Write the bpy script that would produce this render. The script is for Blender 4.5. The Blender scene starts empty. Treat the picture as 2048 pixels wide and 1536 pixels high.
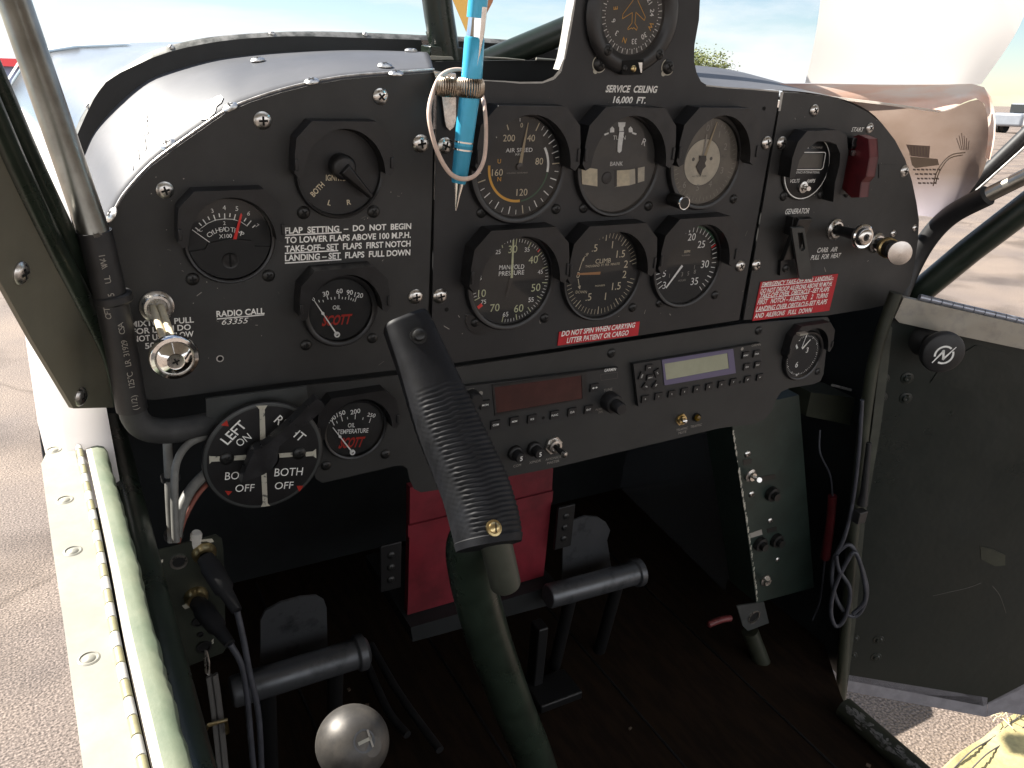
import bpy, math, random
from mathutils import Vector, Matrix, geometry
random.seed(7)
rad = math.radians
C = bpy.context.scene
COL = C.collection

# ------------------------------------------------------------------ camera, sky, sun, exposure
PITCH = Matrix.Rotation(rad(5.0), 4, 'X')            # the tail-dragger sits nose up: cockpit frame -> world
CAM_P = Vector((-0.30973, -0.56834, 0.18747))
CAM_R = Matrix.Rotation(rad(-28.7337), 3, 'Z') @ Matrix.Rotation(rad(-3.6770), 3, 'Y') @ Matrix.Rotation(rad(66.3023), 3, 'X')
FPX = 1658.5
cam = bpy.data.cameras.new('camera'); camo = bpy.data.objects.new('camera', cam); COL.objects.link(camo)
cam.sensor_width = 36.0; cam.lens = FPX * 36.0 / 2048.0
cam.clip_start = 0.01; cam.clip_end = 3000
camo.matrix_world = PITCH @ (Matrix.Translation(CAM_P) @ CAM_R.to_4x4())
C.camera = camo

SUN_AZ, SUN_EL = -41.0, 43.0                         # left of the nose, above the horizon
w = bpy.data.worlds.new('World'); C.world = w; w.use_nodes = True
nt = w.node_tree; nt.nodes.clear()
out = nt.nodes.new('ShaderNodeOutputWorld'); bg = nt.nodes.new('ShaderNodeBackground')
sky = nt.nodes.new('ShaderNodeTexSky'); sky.sky_type = 'NISHITA'; sky.sun_disc = False
sky.sun_elevation = rad(SUN_EL); sky.sun_rotation = rad(SUN_AZ); sky.air_density = 0.9; sky.dust_density = 0.15; sky.ozone_density = 1.0
tc = nt.nodes.new('ShaderNodeTexCoord'); mp = nt.nodes.new('ShaderNodeMapping'); mp.inputs['Scale'].default_value = (1.2, 3.0, 9.0)
nz = nt.nodes.new('ShaderNodeTexNoise'); nz.inputs['Scale'].default_value = 1.6; nz.inputs['Detail'].default_value = 7; nz.inputs['Roughness'].default_value = 0.55
rp = nt.nodes.new('ShaderNodeValToRGB'); rp.color_ramp.elements[0].position = 0.48; rp.color_ramp.elements[1].position = 0.66
mx = nt.nodes.new('ShaderNodeMixRGB'); mx.inputs['Color2'].default_value = (7.0, 7.2, 7.5, 1)
L = nt.links.new
L(tc.outputs['Generated'], mp.inputs['Vector']); L(mp.outputs['Vector'], nz.inputs['Vector']); L(nz.outputs['Fac'], rp.inputs['Fac'])
L(rp.outputs['Color'], mx.inputs['Fac']); L(sky.outputs['Color'], mx.inputs['Color1'])
# unseen bright cloud bank added behind the tail to brighten the cabin
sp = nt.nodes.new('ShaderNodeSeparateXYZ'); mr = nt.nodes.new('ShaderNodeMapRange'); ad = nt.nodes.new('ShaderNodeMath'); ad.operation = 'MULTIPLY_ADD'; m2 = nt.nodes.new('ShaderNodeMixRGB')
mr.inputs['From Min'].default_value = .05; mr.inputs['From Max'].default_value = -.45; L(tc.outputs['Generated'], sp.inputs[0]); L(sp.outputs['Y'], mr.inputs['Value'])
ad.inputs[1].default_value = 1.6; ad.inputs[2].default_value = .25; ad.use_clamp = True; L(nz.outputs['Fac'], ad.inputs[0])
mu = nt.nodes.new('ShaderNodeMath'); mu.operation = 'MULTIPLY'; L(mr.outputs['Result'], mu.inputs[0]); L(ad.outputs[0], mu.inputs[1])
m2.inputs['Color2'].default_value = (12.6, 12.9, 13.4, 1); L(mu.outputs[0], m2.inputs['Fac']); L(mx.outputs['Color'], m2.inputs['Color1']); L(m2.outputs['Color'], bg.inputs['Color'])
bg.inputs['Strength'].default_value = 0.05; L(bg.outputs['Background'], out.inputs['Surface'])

sl = bpy.data.lights.new('sun', 'SUN'); sl.energy = 4.8; sl.angle = rad(0.53); sl.color = (1.0, 0.94, 0.85)
so = bpy.data.objects.new('sun', sl); COL.objects.link(so)
sd = Vector((math.sin(rad(SUN_AZ)) * math.cos(rad(SUN_EL)), math.cos(rad(SUN_AZ)) * math.cos(rad(SUN_EL)), math.sin(rad(SUN_EL))))
so.rotation_euler = sd.to_track_quat('Z', 'Y').to_euler()
C.view_settings.view_transform = 'Standard'; C.view_settings.look = 'None'
C.view_settings.exposure = 1.62; C.view_settings.gamma = 1.0; C.view_settings.use_curve_mapping = False
C.render.engine = 'CYCLES'; C.cycles.use_denoising = True
C.cycles.max_bounces = 10; C.cycles.transparent_max_bounces = 24; C.cycles.diffuse_bounces = 5; C.cycles.glossy_bounces = 5
C.cycles.sample_clamp_indirect = 6.0; C.cycles.caustics_reflective = False; C.cycles.caustics_refractive = False

# ------------------------------------------------------------------ measuring: photo pixel (2048x1536) -> point on a real plane of the cockpit
def ray(px, py): return CAM_R @ Vector(((px - 1024) / FPX, -(py - 768) / FPX, -1.0))
def U(px, py, y=0.0):
    d = ray(px, py); return CAM_P + d * ((y - CAM_P.y) / d.y)
def UX(px, py, x):
    d = ray(px, py); return CAM_P + d * ((x - CAM_P.x) / d.x)
def UZ(px, py, z):
    d = ray(px, py); return CAM_P + d * ((z - CAM_P.z) / d.z)
def UP(px, py, p, n):
    d = ray(px, py); return CAM_P + d * ((p - CAM_P).dot(n) / d.dot(n))
def zz(Z, p): return (Z[0] + p[0] * Z[2], Z[1] + p[1] * Z[2])
def V(*a): return Vector(a if len(a) > 1 else a[0])

# ------------------------------------------------------------------ materials
MAT = {}
def mat(name, col, rough=0.5, metal=0.0, spec=0.5, noise=0.0, nscale=60.0, bump=0.0, bscale=300.0, bdist=0.0005, col2=None, ramp=(0.4, 0.6),
        rvar=0.0, trans=0.0, coat=0.0, aniso=None, emit=None):
    m = bpy.data.materials.new(name); m.use_nodes = True; t = m.node_tree; b = t.nodes['Principled BSDF']
    b.inputs['Base Color'].default_value = (*col, 1); b.inputs['Roughness'].default_value = rough; b.inputs['Metallic'].default_value = metal
    b.inputs['Specular IOR Level'].default_value = spec; b.inputs['Coat Weight'].default_value = coat
    if emit: b.inputs['Emission Color'].default_value = (*emit[:3], 1); b.inputs['Emission Strength'].default_value = emit[3]
    co = t.nodes.new('ShaderNodeTexCoord')
    def nz(scale, detail=6):
        mpn = t.nodes.new('ShaderNodeMapping'); n = t.nodes.new('ShaderNodeTexNoise')
        mpn.inputs['Scale'].default_value = aniso or (1, 1, 1)
        t.links.new(co.outputs['Object'], mpn.inputs['Vector']); t.links.new(mpn.outputs['Vector'], n.inputs['Vector'])
        n.inputs['Scale'].default_value = scale; n.inputs['Detail'].default_value = detail; n.inputs['Roughness'].default_value = 0.65
        return n
    if noise or col2:
        n = nz(nscale); r = t.nodes.new('ShaderNodeValToRGB')
        r.color_ramp.elements[0].position, r.color_ramp.elements[1].position = ramp
        c2 = col2 or tuple(min(1, c * (1 + noise)) for c in col); c1 = col if col2 else tuple(c * (1 - noise) for c in col)
        r.color_ramp.elements[0].color = (*c1, 1); r.color_ramp.elements[1].color = (*c2, 1)
        t.links.new(n.outputs['Fac'], r.inputs['Fac']); t.links.new(r.outputs['Color'], b.inputs['Base Color'])
    if rvar:
        n = nz(nscale * 0.7); mr = t.nodes.new('ShaderNodeMapRange')
        mr.inputs['From Min'].default_value = 0.3; mr.inputs['From Max'].default_value = 0.7
        mr.inputs['To Min'].default_value = max(0.02, rough - rvar); mr.inputs['To Max'].default_value = min(1, rough + rvar)
        t.links.new(n.outputs['Fac'], mr.inputs['Value']); t.links.new(mr.outputs['Result'], b.inputs['Roughness'])
    if bump:
        n = nz(bscale, 4); bp = t.nodes.new('ShaderNodeBump'); bp.inputs['Strength'].default_value = bump; bp.inputs['Distance'].default_value = bdist
        t.links.new(n.outputs['Fac'], bp.inputs['Height']); t.links.new(bp.outputs['Normal'], b.inputs['Normal'])
    MAT[name] = m; return m

def clear(name, refl, rough, tint=(1, 1, 1)):
    """thin clear sheet: lets light straight through, reflects a little and more at a grazing angle"""
    m = bpy.data.materials.new(name); m.use_nodes = True; t = m.node_tree; t.nodes.clear()
    o = t.nodes.new('ShaderNodeOutputMaterial'); a = t.nodes.new('ShaderNodeBsdfTransparent'); g = t.nodes.new('ShaderNodeBsdfGlossy')
    a.inputs['Color'].default_value = (*tint, 1); g.inputs['Roughness'].default_value = rough
    lw = t.nodes.new('ShaderNodeFresnel'); lw.inputs['IOR'].default_value = 1.45
    mu = t.nodes.new('ShaderNodeMath'); mu.operation = 'MULTIPLY'; mu.inputs[1].default_value = refl
    mxs = t.nodes.new('ShaderNodeMixShader')
    t.links.new(lw.outputs[0], mu.inputs[0]); t.links.new(mu.outputs[0], mxs.inputs[0])
    t.links.new(a.outputs[0], mxs.inputs[1]); t.links.new(g.outputs[0], mxs.inputs[2]); t.links.new(mxs.outputs[0], o.inputs[0])
    MAT[name] = m; return m

mat('panel_grey', (.0245, .0245, .0242), .50, noise=.22, nscale=11, bump=.2, bscale=800, bdist=.0002, rvar=.11)
mat('panel_black', (.0155, .0155, .0168), .48, noise=.22, nscale=12, bump=.2, bscale=800, bdist=.0002, rvar=.11)
mat('radio_plate', (.025, .0255, .025), .55, noise=.12, nscale=14, bump=.15, bscale=900, bdist=.0002)
mat('bare_edge', (.62, .60, .58), .42, metal=.7, noise=.3, nscale=160)
mat('lever_black', (.020, .020, .022), .33, noise=.3, nscale=60, bump=.25, bscale=300, bdist=.0004, rvar=.1)
mat('hood_black', (.0085, .0085, .0095), .42, noise=.25, nscale=80, bump=.22, bscale=500, bdist=.0003, rvar=.1)
mat('dial_black', (.011, .011, .011), .6, noise=.1, nscale=120)
mat('dial_grey', (.060, .058, .055), .6, noise=.08, nscale=60)
mat('dial_tan', (.15, .135, .112), .6, noise=.1, nscale=60)
mat('dial_cream', (.55, .50, .40), .6, noise=.1, nscale=90)
mat('bezel_black', (.013, .013, .014), .35, noise=.15, nscale=90)
mat('white_paint', (.90, .90, .87), .6, noise=.08, nscale=200)
mat('dim_paint', (.30, .28, .25), .6)
mat('faint_paint', (.10, .095, .085), .6)
mat('cream_paint', (.66, .58, .42), .6, noise=.1, nscale=200)
mat('lume', (.58, .60, .38), .6, noise=.1, nscale=200)
mat('amber_paint', (.80, .42, .06), .6)
mat('brown_needle', (.42, .20, .08), .55)
mat('tan_needle', (.40, .32, .20), .55)
mat('red_needle', (.85, .03, .025), .45)
mat('green_paint', (.03, .10, .05), .6)
mat('red_placard', (.50, .012, .022), .5, noise=.1, nscale=60)
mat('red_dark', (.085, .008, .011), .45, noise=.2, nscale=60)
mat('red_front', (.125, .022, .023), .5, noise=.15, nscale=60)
mat('red_logo', (.40, .025, .015), .5)
mat('steel', (.62, .60, .57), .30, metal=1, noise=.15, nscale=300, rvar=.1)
mat('chrome', (.80, .79, .77), .10, metal=1, noise=.05, nscale=200)
mat('brushed_alu', (.62, .58, .54), .25, metal=1, noise=.05, nscale=200)
mat('brass', (.60, .47, .24), .28, metal=1, noise=.2, nscale=200)
mat('black_screw', (.010, .010, .010), .4, noise=.3, nscale=300)
mat('deep_black', (.004, .004, .0045), .5)
mat('hole', (.002, .002, .002), .9)
mat('rubber', (.014, .014, .015), .5, noise=.2, nscale=70, bump=.15, bscale=400, bdist=.0003)
mat('sleeve_grey', (.035, .036, .037), .6, noise=.2, nscale=50, bump=.2, bscale=300, bdist=.0004)
mat('grip_black', (.0075, .008, .010), .56, spec=.28, noise=.25, nscale=60, bump=.25, bscale=350, bdist=.0003, rvar=.1)
mat('deck_silver', (.070, .073, .083), .52, metal=.05, spec=.4, col2=(.100, .102, .114), nscale=7, ramp=(.35, .65), bump=.12, bscale=40, bdist=.001, rvar=.1)
mat('cowl_silver', (.42, .44, .47), .22, metal=.8, noise=.04, nscale=5, rvar=.06)
mat('cowl_white', (.72, .68, .66), .4, metal=.1, noise=.05, nscale=6)
mat('lip_metal', (.30, .29, .27), .45, metal=.6, col2=(.10, .10, .09), nscale=90)
mat('gasket', (.010, .011, .012), .55, noise=.2, nscale=40)
mat('green_tube', (.016, .024, .017), .3, noise=.25, nscale=25, bump=.1, bscale=200, bdist=.0003, rvar=.1)
mat('post_olive', (.055, .058, .045), .5, noise=.2, nscale=20, bump=.1, bscale=250, bdist=.0003)
mat('olive_sheet', (.150, .142, .108), .5, noise=.1, nscale=14, rvar=.08)
mat('olive_dark', (.030, .033, .022), .5, noise=.25, nscale=20, bump=.15, bscale=250, bdist=.0003)
mat('steel_tube', (.34, .32, .28), .33, metal=1, noise=.12, nscale=40, bump=.05, bscale=200, bdist=.0003, rvar=.08)
mat('sill_cream', (.27, .268, .235), .5, col2=(.34, .33, .28), nscale=26, metal=.15, bump=.12, bscale=60, bdist=.001)
mat('sill_green', (.125, .165, .11), .6, col2=(.215, .235, .165), nscale=22, ramp=(.35, .7), bump=.25, bscale=260, bdist=.0006)
mat('hinge_yellow', (.30, .28, .16), .5, noise=.1, nscale=80)
mat('hinge_white', (.50, .49, .46), .45, noise=.08, nscale=80)
mat('door_grey', (.0065, .0115, .0100), .34, col2=(.016, .0195, .0160), nscale=6, ramp=(.35, .68), bump=.22, bscale=11, bdist=.006, rvar=.16)
mat('door_alu', (.40, .38, .33), .4, metal=.6, col2=(.30, .29, .27), nscale=60, ramp=(.5, .75), rvar=.1)
mat('alu_blue', (.36, .38, .44), .35, metal=.6, noise=.1, nscale=60)
mat('red_box', (.145, .013, .021), .45, noise=.28, nscale=14, rvar=.12, bump=.1, bscale=30, bdist=.002)
mat('pedal_grey', (.11, .114, .122), .40, metal=.6, col2=(.035, .037, .040), nscale=45, ramp=(.52, .75), rvar=.08)
mat('console_green', (.017, .029, .024), .45, noise=.2, nscale=30, bump=.1, bscale=300, bdist=.0003)
mat('box_green', (.022, .026, .019), .5, noise=.25, nscale=40, bump=.15, bscale=300, bdist=.0003)
mat('interior_black', (.010, .012, .013), .6, noise=.3, nscale=12)
mat('floor_wood', (.019, .0115, .0072), .8, spec=.08, col2=(.011, .0072, .005), nscale=16, aniso=(6, 1, 1), bump=.1, bscale=60, bdist=.0005)
mat('headliner', (.45, .44, .40), .8, noise=.1, nscale=5)
mat('wing_paint', (.35, .37, .33), .5, noise=.05, nscale=2)
mat('knob_ball', (.055, .052, .049), .48, metal=.35, col2=(.085, .078, .070), nscale=90, rvar=.1, bump=.1, bscale=400, bdist=.0003)
mat('pen_blue', (.06, .50, .78), .28, metal=.2, noise=.05, nscale=60, coat=.3)
mat('pen_teal', (.05, .36, .56), .35, metal=.2, noise=.05, nscale=60)
mat('band_rubber', (.72, .55, .46), .5, noise=.1, nscale=90)
mat('wire_coil', (.38, .31, .24), .33, metal=1, noise=.2, nscale=200)
mat('plate_grey', (.048, .052, .052), .45, noise=.15, nscale=25, rvar=.08)
mat('fuel_black', (.009, .009, .010), .45, noise=.25, nscale=60)
mat('worn_white', (.52, .50, .42), .6, col2=(.12, .12, .11), nscale=260, ramp=(.56, .66))
mat('lcd_red', (.055, .016, .014), .18, noise=.2, nscale=30)
mat('lcd_green', (.36, .37, .27), .25, noise=.04, nscale=40)
mat('lcd_violet', (.13, .115, .20), .3)
mat('lcd_grey', (.085, .08, .072), .3, noise=.1, nscale=60)
mat('button_black', (.010, .010, .011), .5, noise=.1, nscale=200)
mat('radio_black', (.020, .021, .022), .5, noise=.1, nscale=100, bump=.1, bscale=900, bdist=.0001)
mat('wire_grey', (.16, .16, .15), .55, noise=.15, nscale=80)
mat('wire_red', (.22, .07, .05), .55)
mat('amber_lens', (.12, .07, .005), .25)
mat('cord_grey', (.045, .047, .058), .5, noise=.2, nscale=80)
mat('strap_grey', (.10, .095, .09), .8, bump=.6, bscale=700, bdist=.001)
mat('plug_rubber', (.008, .008, .009), .7, spec=.3, noise=.2, nscale=90)
mat('canvas', (.42, .355, .17), .85, noise=.12, nscale=60, bump=.5, bscale=500, bdist=.001)
mat('wood_blade', (.30, .10, .025), .35, noise=.3, nscale=6, aniso=(1, 1, 8), coat=.4)
mat('blade_lit', (.75, .42, .08), .4)
mat('leaf', (.10, .13, .025), .7, col2=(.16, .17, .04), nscale=3)
mat('bark', (.10, .07, .05), .9, noise=.3, nscale=8)
mat('truck_white', (.70, .70, .68), .4, noise=.05, nscale=3)
mat('car_grey', (.22, .24, .27), .3, noise=.05, nscale=3)
mat('tyre', (.02, .02, .02), .7)
mat('dark_glass', (.03, .035, .04), .1)
mat('hangar_wall', (.30, .36, .52), .6, noise=.05, nscale=.3)
mat('hangar_roof', (.75, .06, .07), .5)
mat('fur', (.62, .55, .36), .8)
clear('gauge_glass', .75, .03); clear('plexiglass', .35, .02, (.97, .98, .98))
# apron: warm concrete-grey asphalt with visible stone
def ground_mat():
    m = bpy.data.materials.new('apron'); m.use_nodes = True; t = m.node_tree; b = t.nodes['Principled BSDF']
    co = t.nodes.new('ShaderNodeTexCoord')
    def n(scale, det):
        k = t.nodes.new('ShaderNodeTexNoise'); k.inputs['Scale'].default_value = scale; k.inputs['Detail'].default_value = det; t.links.new(co.outputs['Object'], k.inputs['Vector']); return k
    a = n(150, 4); c = n(1.2, 5); v = t.nodes.new('ShaderNodeTexVoronoi'); v.inputs['Scale'].default_value = 130; t.links.new(co.outputs['Object'], v.inputs['Vector'])
    r = t.nodes.new('ShaderNodeValToRGB'); e = r.color_ramp.elements
    e[0].position = .34; e[0].color = (.068, .054, .046, 1); e[1].position = .68; e[1].color = (.30, .242, .206, 1)
    x = e.new(.5); x.color = (.165, .132, .112, 1)
    t.links.new(a.outputs['Fac'], r.inputs['Fac'])
    r2 = t.nodes.new('ShaderNodeValToRGB'); r2.color_ramp.elements[0].color = (.8, .8, .82, 1); r2.color_ramp.elements[1].color = (1.15, 1.12, 1.05, 1)
    r2.color_ramp.elements[0].position = .35; r2.color_ramp.elements[1].position = .65
    t.links.new(c.outputs['Fac'], r2.inputs['Fac'])
    mm = t.nodes.new('ShaderNodeMixRGB'); mm.blend_type = 'MULTIPLY'; mm.inputs[0].default_value = 1
    t.links.new(r.outputs['Color'], mm.inputs[1]); t.links.new(r2.outputs['Color'], mm.inputs[2]); 
    ck = t.nodes.new('ShaderNodeTexVoronoi'); ck.feature = 'DISTANCE_TO_EDGE'; ck.inputs['Scale'].default_value = .28; wv = n(3.0, 4); av = t.nodes.new('ShaderNodeMixRGB'); av.inputs[0].default_value = .12
    t.links.new(co.outputs['Object'], av.inputs[1]); t.links.new(wv.outputs['Color'], av.inputs[2]); t.links.new(av.outputs[0], ck.inputs['Vector'])
    cr = t.nodes.new('ShaderNodeValToRGB'); cr.color_ramp.elements[0].color = (.66, .64, .62, 1); cr.color_ramp.elements[1].color = (1, 1, 1, 1); cr.color_ramp.elements[1].position = .005; t.links.new(ck.outputs['Distance'], cr.inputs['Fac'])
    st = n(.9, 7); sr = t.nodes.new('ShaderNodeValToRGB'); sr.color_ramp.elements[0].position = .36; sr.color_ramp.elements[0].color = (.55, .53, .52, 1); sr.color_ramp.elements[1].position = .47; sr.color_ramp.elements[1].color = (1, 1, 1, 1); t.links.new(st.outputs['Fac'], sr.inputs['Fac'])
    m3 = t.nodes.new('ShaderNodeMixRGB'); m3.blend_type = 'MULTIPLY'; m3.inputs[0].default_value = 1; m4 = t.nodes.new('ShaderNodeMixRGB'); m4.blend_type = 'MULTIPLY'; m4.inputs[0].default_value = 1
    t.links.new(mm.outputs[0], m3.inputs[1]); t.links.new(cr.outputs['Color'], m3.inputs[2]); t.links.new(m3.outputs[0], m4.inputs[1]); t.links.new(sr.outputs['Color'], m4.inputs[2]); t.links.new(m4.outputs[0], b.inputs['Base Color'])
    b.inputs['Roughness'].default_value = .85
    bp = t.nodes.new('ShaderNodeBump'); bp.inputs['Strength'].default_value = .5; bp.inputs['Distance'].default_value = .006
    t.links.new(v.outputs['Distance'], bp.inputs['Height']); t.links.new(bp.outputs['Normal'], b.inputs['Normal'])
    MAT['apron'] = m
ground_mat()
def paper_mat(name, stops, scale, aniso, trans=.55, fade=None):
    m = bpy.data.materials.new(name); m.use_nodes = True; t = m.node_tree; t.nodes.clear()
    o = t.nodes.new('ShaderNodeOutputMaterial'); d = t.nodes.new('ShaderNodeBsdfDiffuse'); tr = t.nodes.new('ShaderNodeBsdfTranslucent'); g = t.nodes.new('ShaderNodeBsdfGlossy')
    g.inputs['Roughness'].default_value = .25
    co = t.nodes.new('ShaderNodeTexCoord'); mpn = t.nodes.new('ShaderNodeMapping'); mpn.inputs['Scale'].default_value = aniso
    n = t.nodes.new('ShaderNodeTexNoise'); n.inputs['Scale'].default_value = scale; n.inputs['Detail'].default_value = 5
    r = t.nodes.new('ShaderNodeValToRGB'); e = r.color_ramp.elements
    e[0].position, e[0].color = stops[0][0], (*stops[0][1], 1); e[1].position, e[1].color = stops[-1][0], (*stops[-1][1], 1)
    for p, c in stops[1:-1]: k = e.new(p); k.color = (*c, 1)
    t.links.new(co.outputs['Object'], mpn.inputs[0]); t.links.new(mpn.outputs[0], n.inputs['Vector']); t.links.new(n.outputs['Fac'], r.inputs['Fac'])
    src = r.outputs['Color']
    if fade:                                                                                           # the print runs out into blank lilac paper lower on the page
        sx = t.nodes.new('ShaderNodeSeparateXYZ'); mr = t.nodes.new('ShaderNodeMapRange'); mc = t.nodes.new('ShaderNodeMixRGB'); t.links.new(co.outputs['Object'], sx.inputs[0])
        mr.inputs['From Min'].default_value = -fade[0]; mr.inputs['From Max'].default_value = -fade[1]; t.links.new(sx.outputs['Z'], mr.inputs['Value'])
        t.links.new(mr.outputs['Result'], mc.inputs[0]); t.links.new(src, mc.inputs[1]); mc.inputs[2].default_value = (*fade[2], 1); src = mc.outputs[0]
    for k in (d, tr): t.links.new(src, k.inputs['Color'])
    m1 = t.nodes.new('ShaderNodeMixShader'); m1.inputs[0].default_value = trans; m2 = t.nodes.new('ShaderNodeMixShader'); m2.inputs[0].default_value = .05
    t.links.new(d.outputs[0], m1.inputs[1]); t.links.new(tr.outputs[0], m1.inputs[2]); t.links.new(m1.outputs[0], m2.inputs[1]); t.links.new(g.outputs[0], m2.inputs[2]); t.links.new(m2.outputs[0], o.inputs[0])
    MAT[name] = m
paper_mat('page_white', [(.3, (.90, .85, .80)), (.7, (.95, .91, .86))], 4, (1, 1, 1), .62)
paper_mat('page_orange', [(.35, (.97, .62, .48)), (.5, (.98, .75, .64)), (.65, (.98, .90, .84))], 9, (1, 6, 6), .62)
paper_mat('page_print', [(.3, (.15, .11, .085)), (.5, (.19, .145, .12)), (.7, (.23, .18, .15))], 11, (1, 1, 2), .45)
paper_mat('page_lilac', [(.3, (.36, .32, .36)), (.7, (.42, .38, .41))], 9, (1, 1, 1), .45)
paper_mat('page_hang', [(.3, (.20, .14, .105)), (.5, (.25, .185, .15)), (.7, (.30, .235, .195))], 11, (1, 1, 2), .55, fade=(.075, .125, (.52, .47, .52)))
paper_mat('print_pink', [(.3, (.25, .17, .14)), (.7, (.29, .21, .175))], 60, (1, 1, 1), .45)
paper_mat('print_tan', [(.3, (.31, .235, .175)), (.7, (.36, .275, .20))], 60, (1, 1, 1), .45)
paper_mat('print_dark', [(.3, (.19, .14, .125)), (.7, (.22, .165, .15))], 60, (1, 1, 1), .45)

# ------------------------------------------------------------------ mesh building
def basis(n, up=None):
    n = Vector(n).normalized(); up = Vector(up) if up is not None else (Vector((0, 0, 1)) if abs(n.z) < .9 else Vector((0, 1, 0)))
    x = up.cross(n).normalized(); y = n.cross(x).normalized(); return x, y, n
class F:
    """flat frame: u right, v up, w towards the viewer"""
    def __init__(s, o, u, v, n): s.o, s.u, s.v, s.n = Vector(o), Vector(u).normalized(), Vector(v).normalized(), Vector(n).normalized()
    def p(s, u, v, w=0.0): return s.o + s.u * u + s.v * v + s.n * w
    def inv(s, P): d = Vector(P) - s.o; return d.dot(s.u), d.dot(s.v), d.dot(s.n)
def pf(x, z, y=0.0): return F((x, y, z), (1, 0, 0), (0, 0, 1), (0, -1, 0))
PANEL = pf(0, 0)
class MB:
    def __init__(s): s.v, s.f, s.m, s.mats = [], [], [], []
    def mi(s, m):
        m = MAT[m] if isinstance(m, str) else m
        if m not in s.mats: s.mats.append(m)
        return s.mats.index(m)
    def add(s, vs, fs, m):
        k = len(s.v); i = s.mi(m); s.v += [Vector(a) for a in vs]
        for f in fs: s.f.append([k + a for a in f]); s.m.append(i)
    def box(s, c, size, m, R=None):
        c = Vector(c); h = [a / 2 for a in size]; vs = []
        for z in (-1, 1):
            for y in (-1, 1):
                for x in (-1, 1):
                    d = Vector((x * h[0], y * h[1], z * h[2])); vs.append(c + (R @ d if R is not None else d))
        s.add(vs, [(0, 2, 3, 1), (4, 5, 7, 6), (0, 1, 5, 4), (2, 6, 7, 3), (0, 4, 6, 2), (1, 3, 7, 5)], m)
    def fbox(s, fr, u0, u1, v0, v1, w0, w1, m):
        vs = [fr.p(u, v, q) for q in (w0, w1) for v in (v0, v1) for u in (u0, u1)]
        s.add(vs, [(0, 2, 3, 1), (4, 5, 7, 6), (0, 1, 5, 4), (2, 6, 7, 3), (0, 4, 6, 2), (1, 3, 7, 5)], m)
    def poly(s, fr, pts, w, m, flip=False):
        vs = [fr.p(a[0], a[1], w) for a in pts]; s.add(vs, [list(range(len(vs)))[::-1 if flip else 1]], m)
    def prism(s, fr, pts, w0, w1, m, ms=None, side=None, holes=()):
        area = sum(a[0] * b[1] - b[0] * a[1] for a, b in zip(pts, pts[1:] + pts[:1]))
        if area < 0: pts = pts[::-1]
        loops = [list(pts)] + [list(h) for h in holes]; flat = [p for l in loops for p in l]
        if holes: fs = [list(t) for t in geometry.tessellate_polygon([[Vector((a, b, 0)) for a, b in l] for l in loops])]
        else: fs = [list(range(len(pts)))]
        fs2 = []
        for f in fs:
            a = sum(flat[f[i]][0] * flat[f[(i + 1) % len(f)]][1] - flat[f[(i + 1) % len(f)]][0] * flat[f[i]][1] for i in range(len(f)))
            fs2.append(f if a > 0 else f[::-1])
        s.add([fr.p(a, b, w1) for a, b in flat], fs2, m); s.add([fr.p(a, b, w0) for a, b in flat], [f[::-1] for f in fs2], m)
        for li, l in enumerate(loops):
            n = len(l)
            for i in range(n):
                a, b = l[i], l[(i + 1) % n]
                q = [fr.p(*a, w0), fr.p(*b, w0), fr.p(*b, w1), fr.p(*a, w1)]
                if li: q = q[::-1]
                mm = ms or m
                if side and li == 0: mm = side(a, b) or mm
                s.add(q, [(0, 1, 2, 3)], mm)
    def tube(s, pts, r, m, n=12, cap=True, closed=False, sq=1.0):
        pts = [Vector(p) for p in pts]; N = len(pts); rs = r if isinstance(r, (list, tuple)) else [r] * N
        k = len(s.v); i = s.mi(m); nrm = None
        for a in range(N):
            t = (pts[(a + 1) % N] - pts[a - 1]) if closed or 0 < a < N - 1 else (pts[1] - pts[0] if a == 0 else pts[-1] - pts[-2])
            t.normalize()
            if nrm is None: nrm = t.orthogonal().normalized()
            nrm = (nrm - t * nrm.dot(t)).normalized(); bn = t.cross(nrm)
            for j in range(n):
                q = 2 * math.pi * j / n; s.v.append(pts[a] + (nrm * math.cos(q) + bn * math.sin(q) * sq) * rs[a])
        for a in range(N if closed else N - 1):
            b = (a + 1) % N
            for j in range(n):
                jj = (j + 1) % n; s.f.append([k + a * n + j, k + a * n + jj, k + b * n + jj, k + b * n + j]); s.m.append(i)
        if cap and not closed:
            s.f.append([k + j for j in range(n)][::-1]); s.m.append(i); s.f.append([k + (N - 1) * n + j for j in range(n)]); s.m.append(i)
    def lathe(s, o, ax, prof, m, n=32, arc=None):
        x, y, z = basis(ax); o = Vector(o); k = len(s.v); i = s.mi(m) if not isinstance(m, list) else None
        for (r, h) in prof:
            for j in range(n):
                q = 2 * math.pi * j / n; s.v.append(o + z * h + (x * math.cos(q) + y * math.sin(q)) * r)
        for a in range(len(prof) - 1):
            ii = i if i is not None else s.mi(m[a])
            if prof[a][0] == 0 and prof[a + 1][0] == 0: continue
            for j in range(n):
                jj = (j + 1) % n; p = [k + a * n + j, k + a * n + jj, k + (a + 1) * n + jj, k + (a + 1) * n + j]
                if prof[a][0] == 0: p = [p[0], p[2], p[3]]
                elif prof[a + 1][0] == 0: p = [p[0], p[1], p[2]]
                s.f.append(p); s.m.append(ii)
    def grid(s, rows, m):
        R_, Cn = len(rows), len(rows[0]); vs = [p for r in rows for p in r]
        s.add(vs, [(a * Cn + b, a * Cn + b + 1, (a + 1) * Cn + b + 1, (a + 1) * Cn + b) for a in range(R_ - 1) for b in range(Cn - 1)], m)
    def disc(s, fr, u, v, r, w, m, n=32):
        s.poly(fr, [(u + r * math.cos(2 * math.pi * j / n), v + r * math.sin(2 * math.pi * j / n)) for j in range(n)], w, m)
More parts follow.
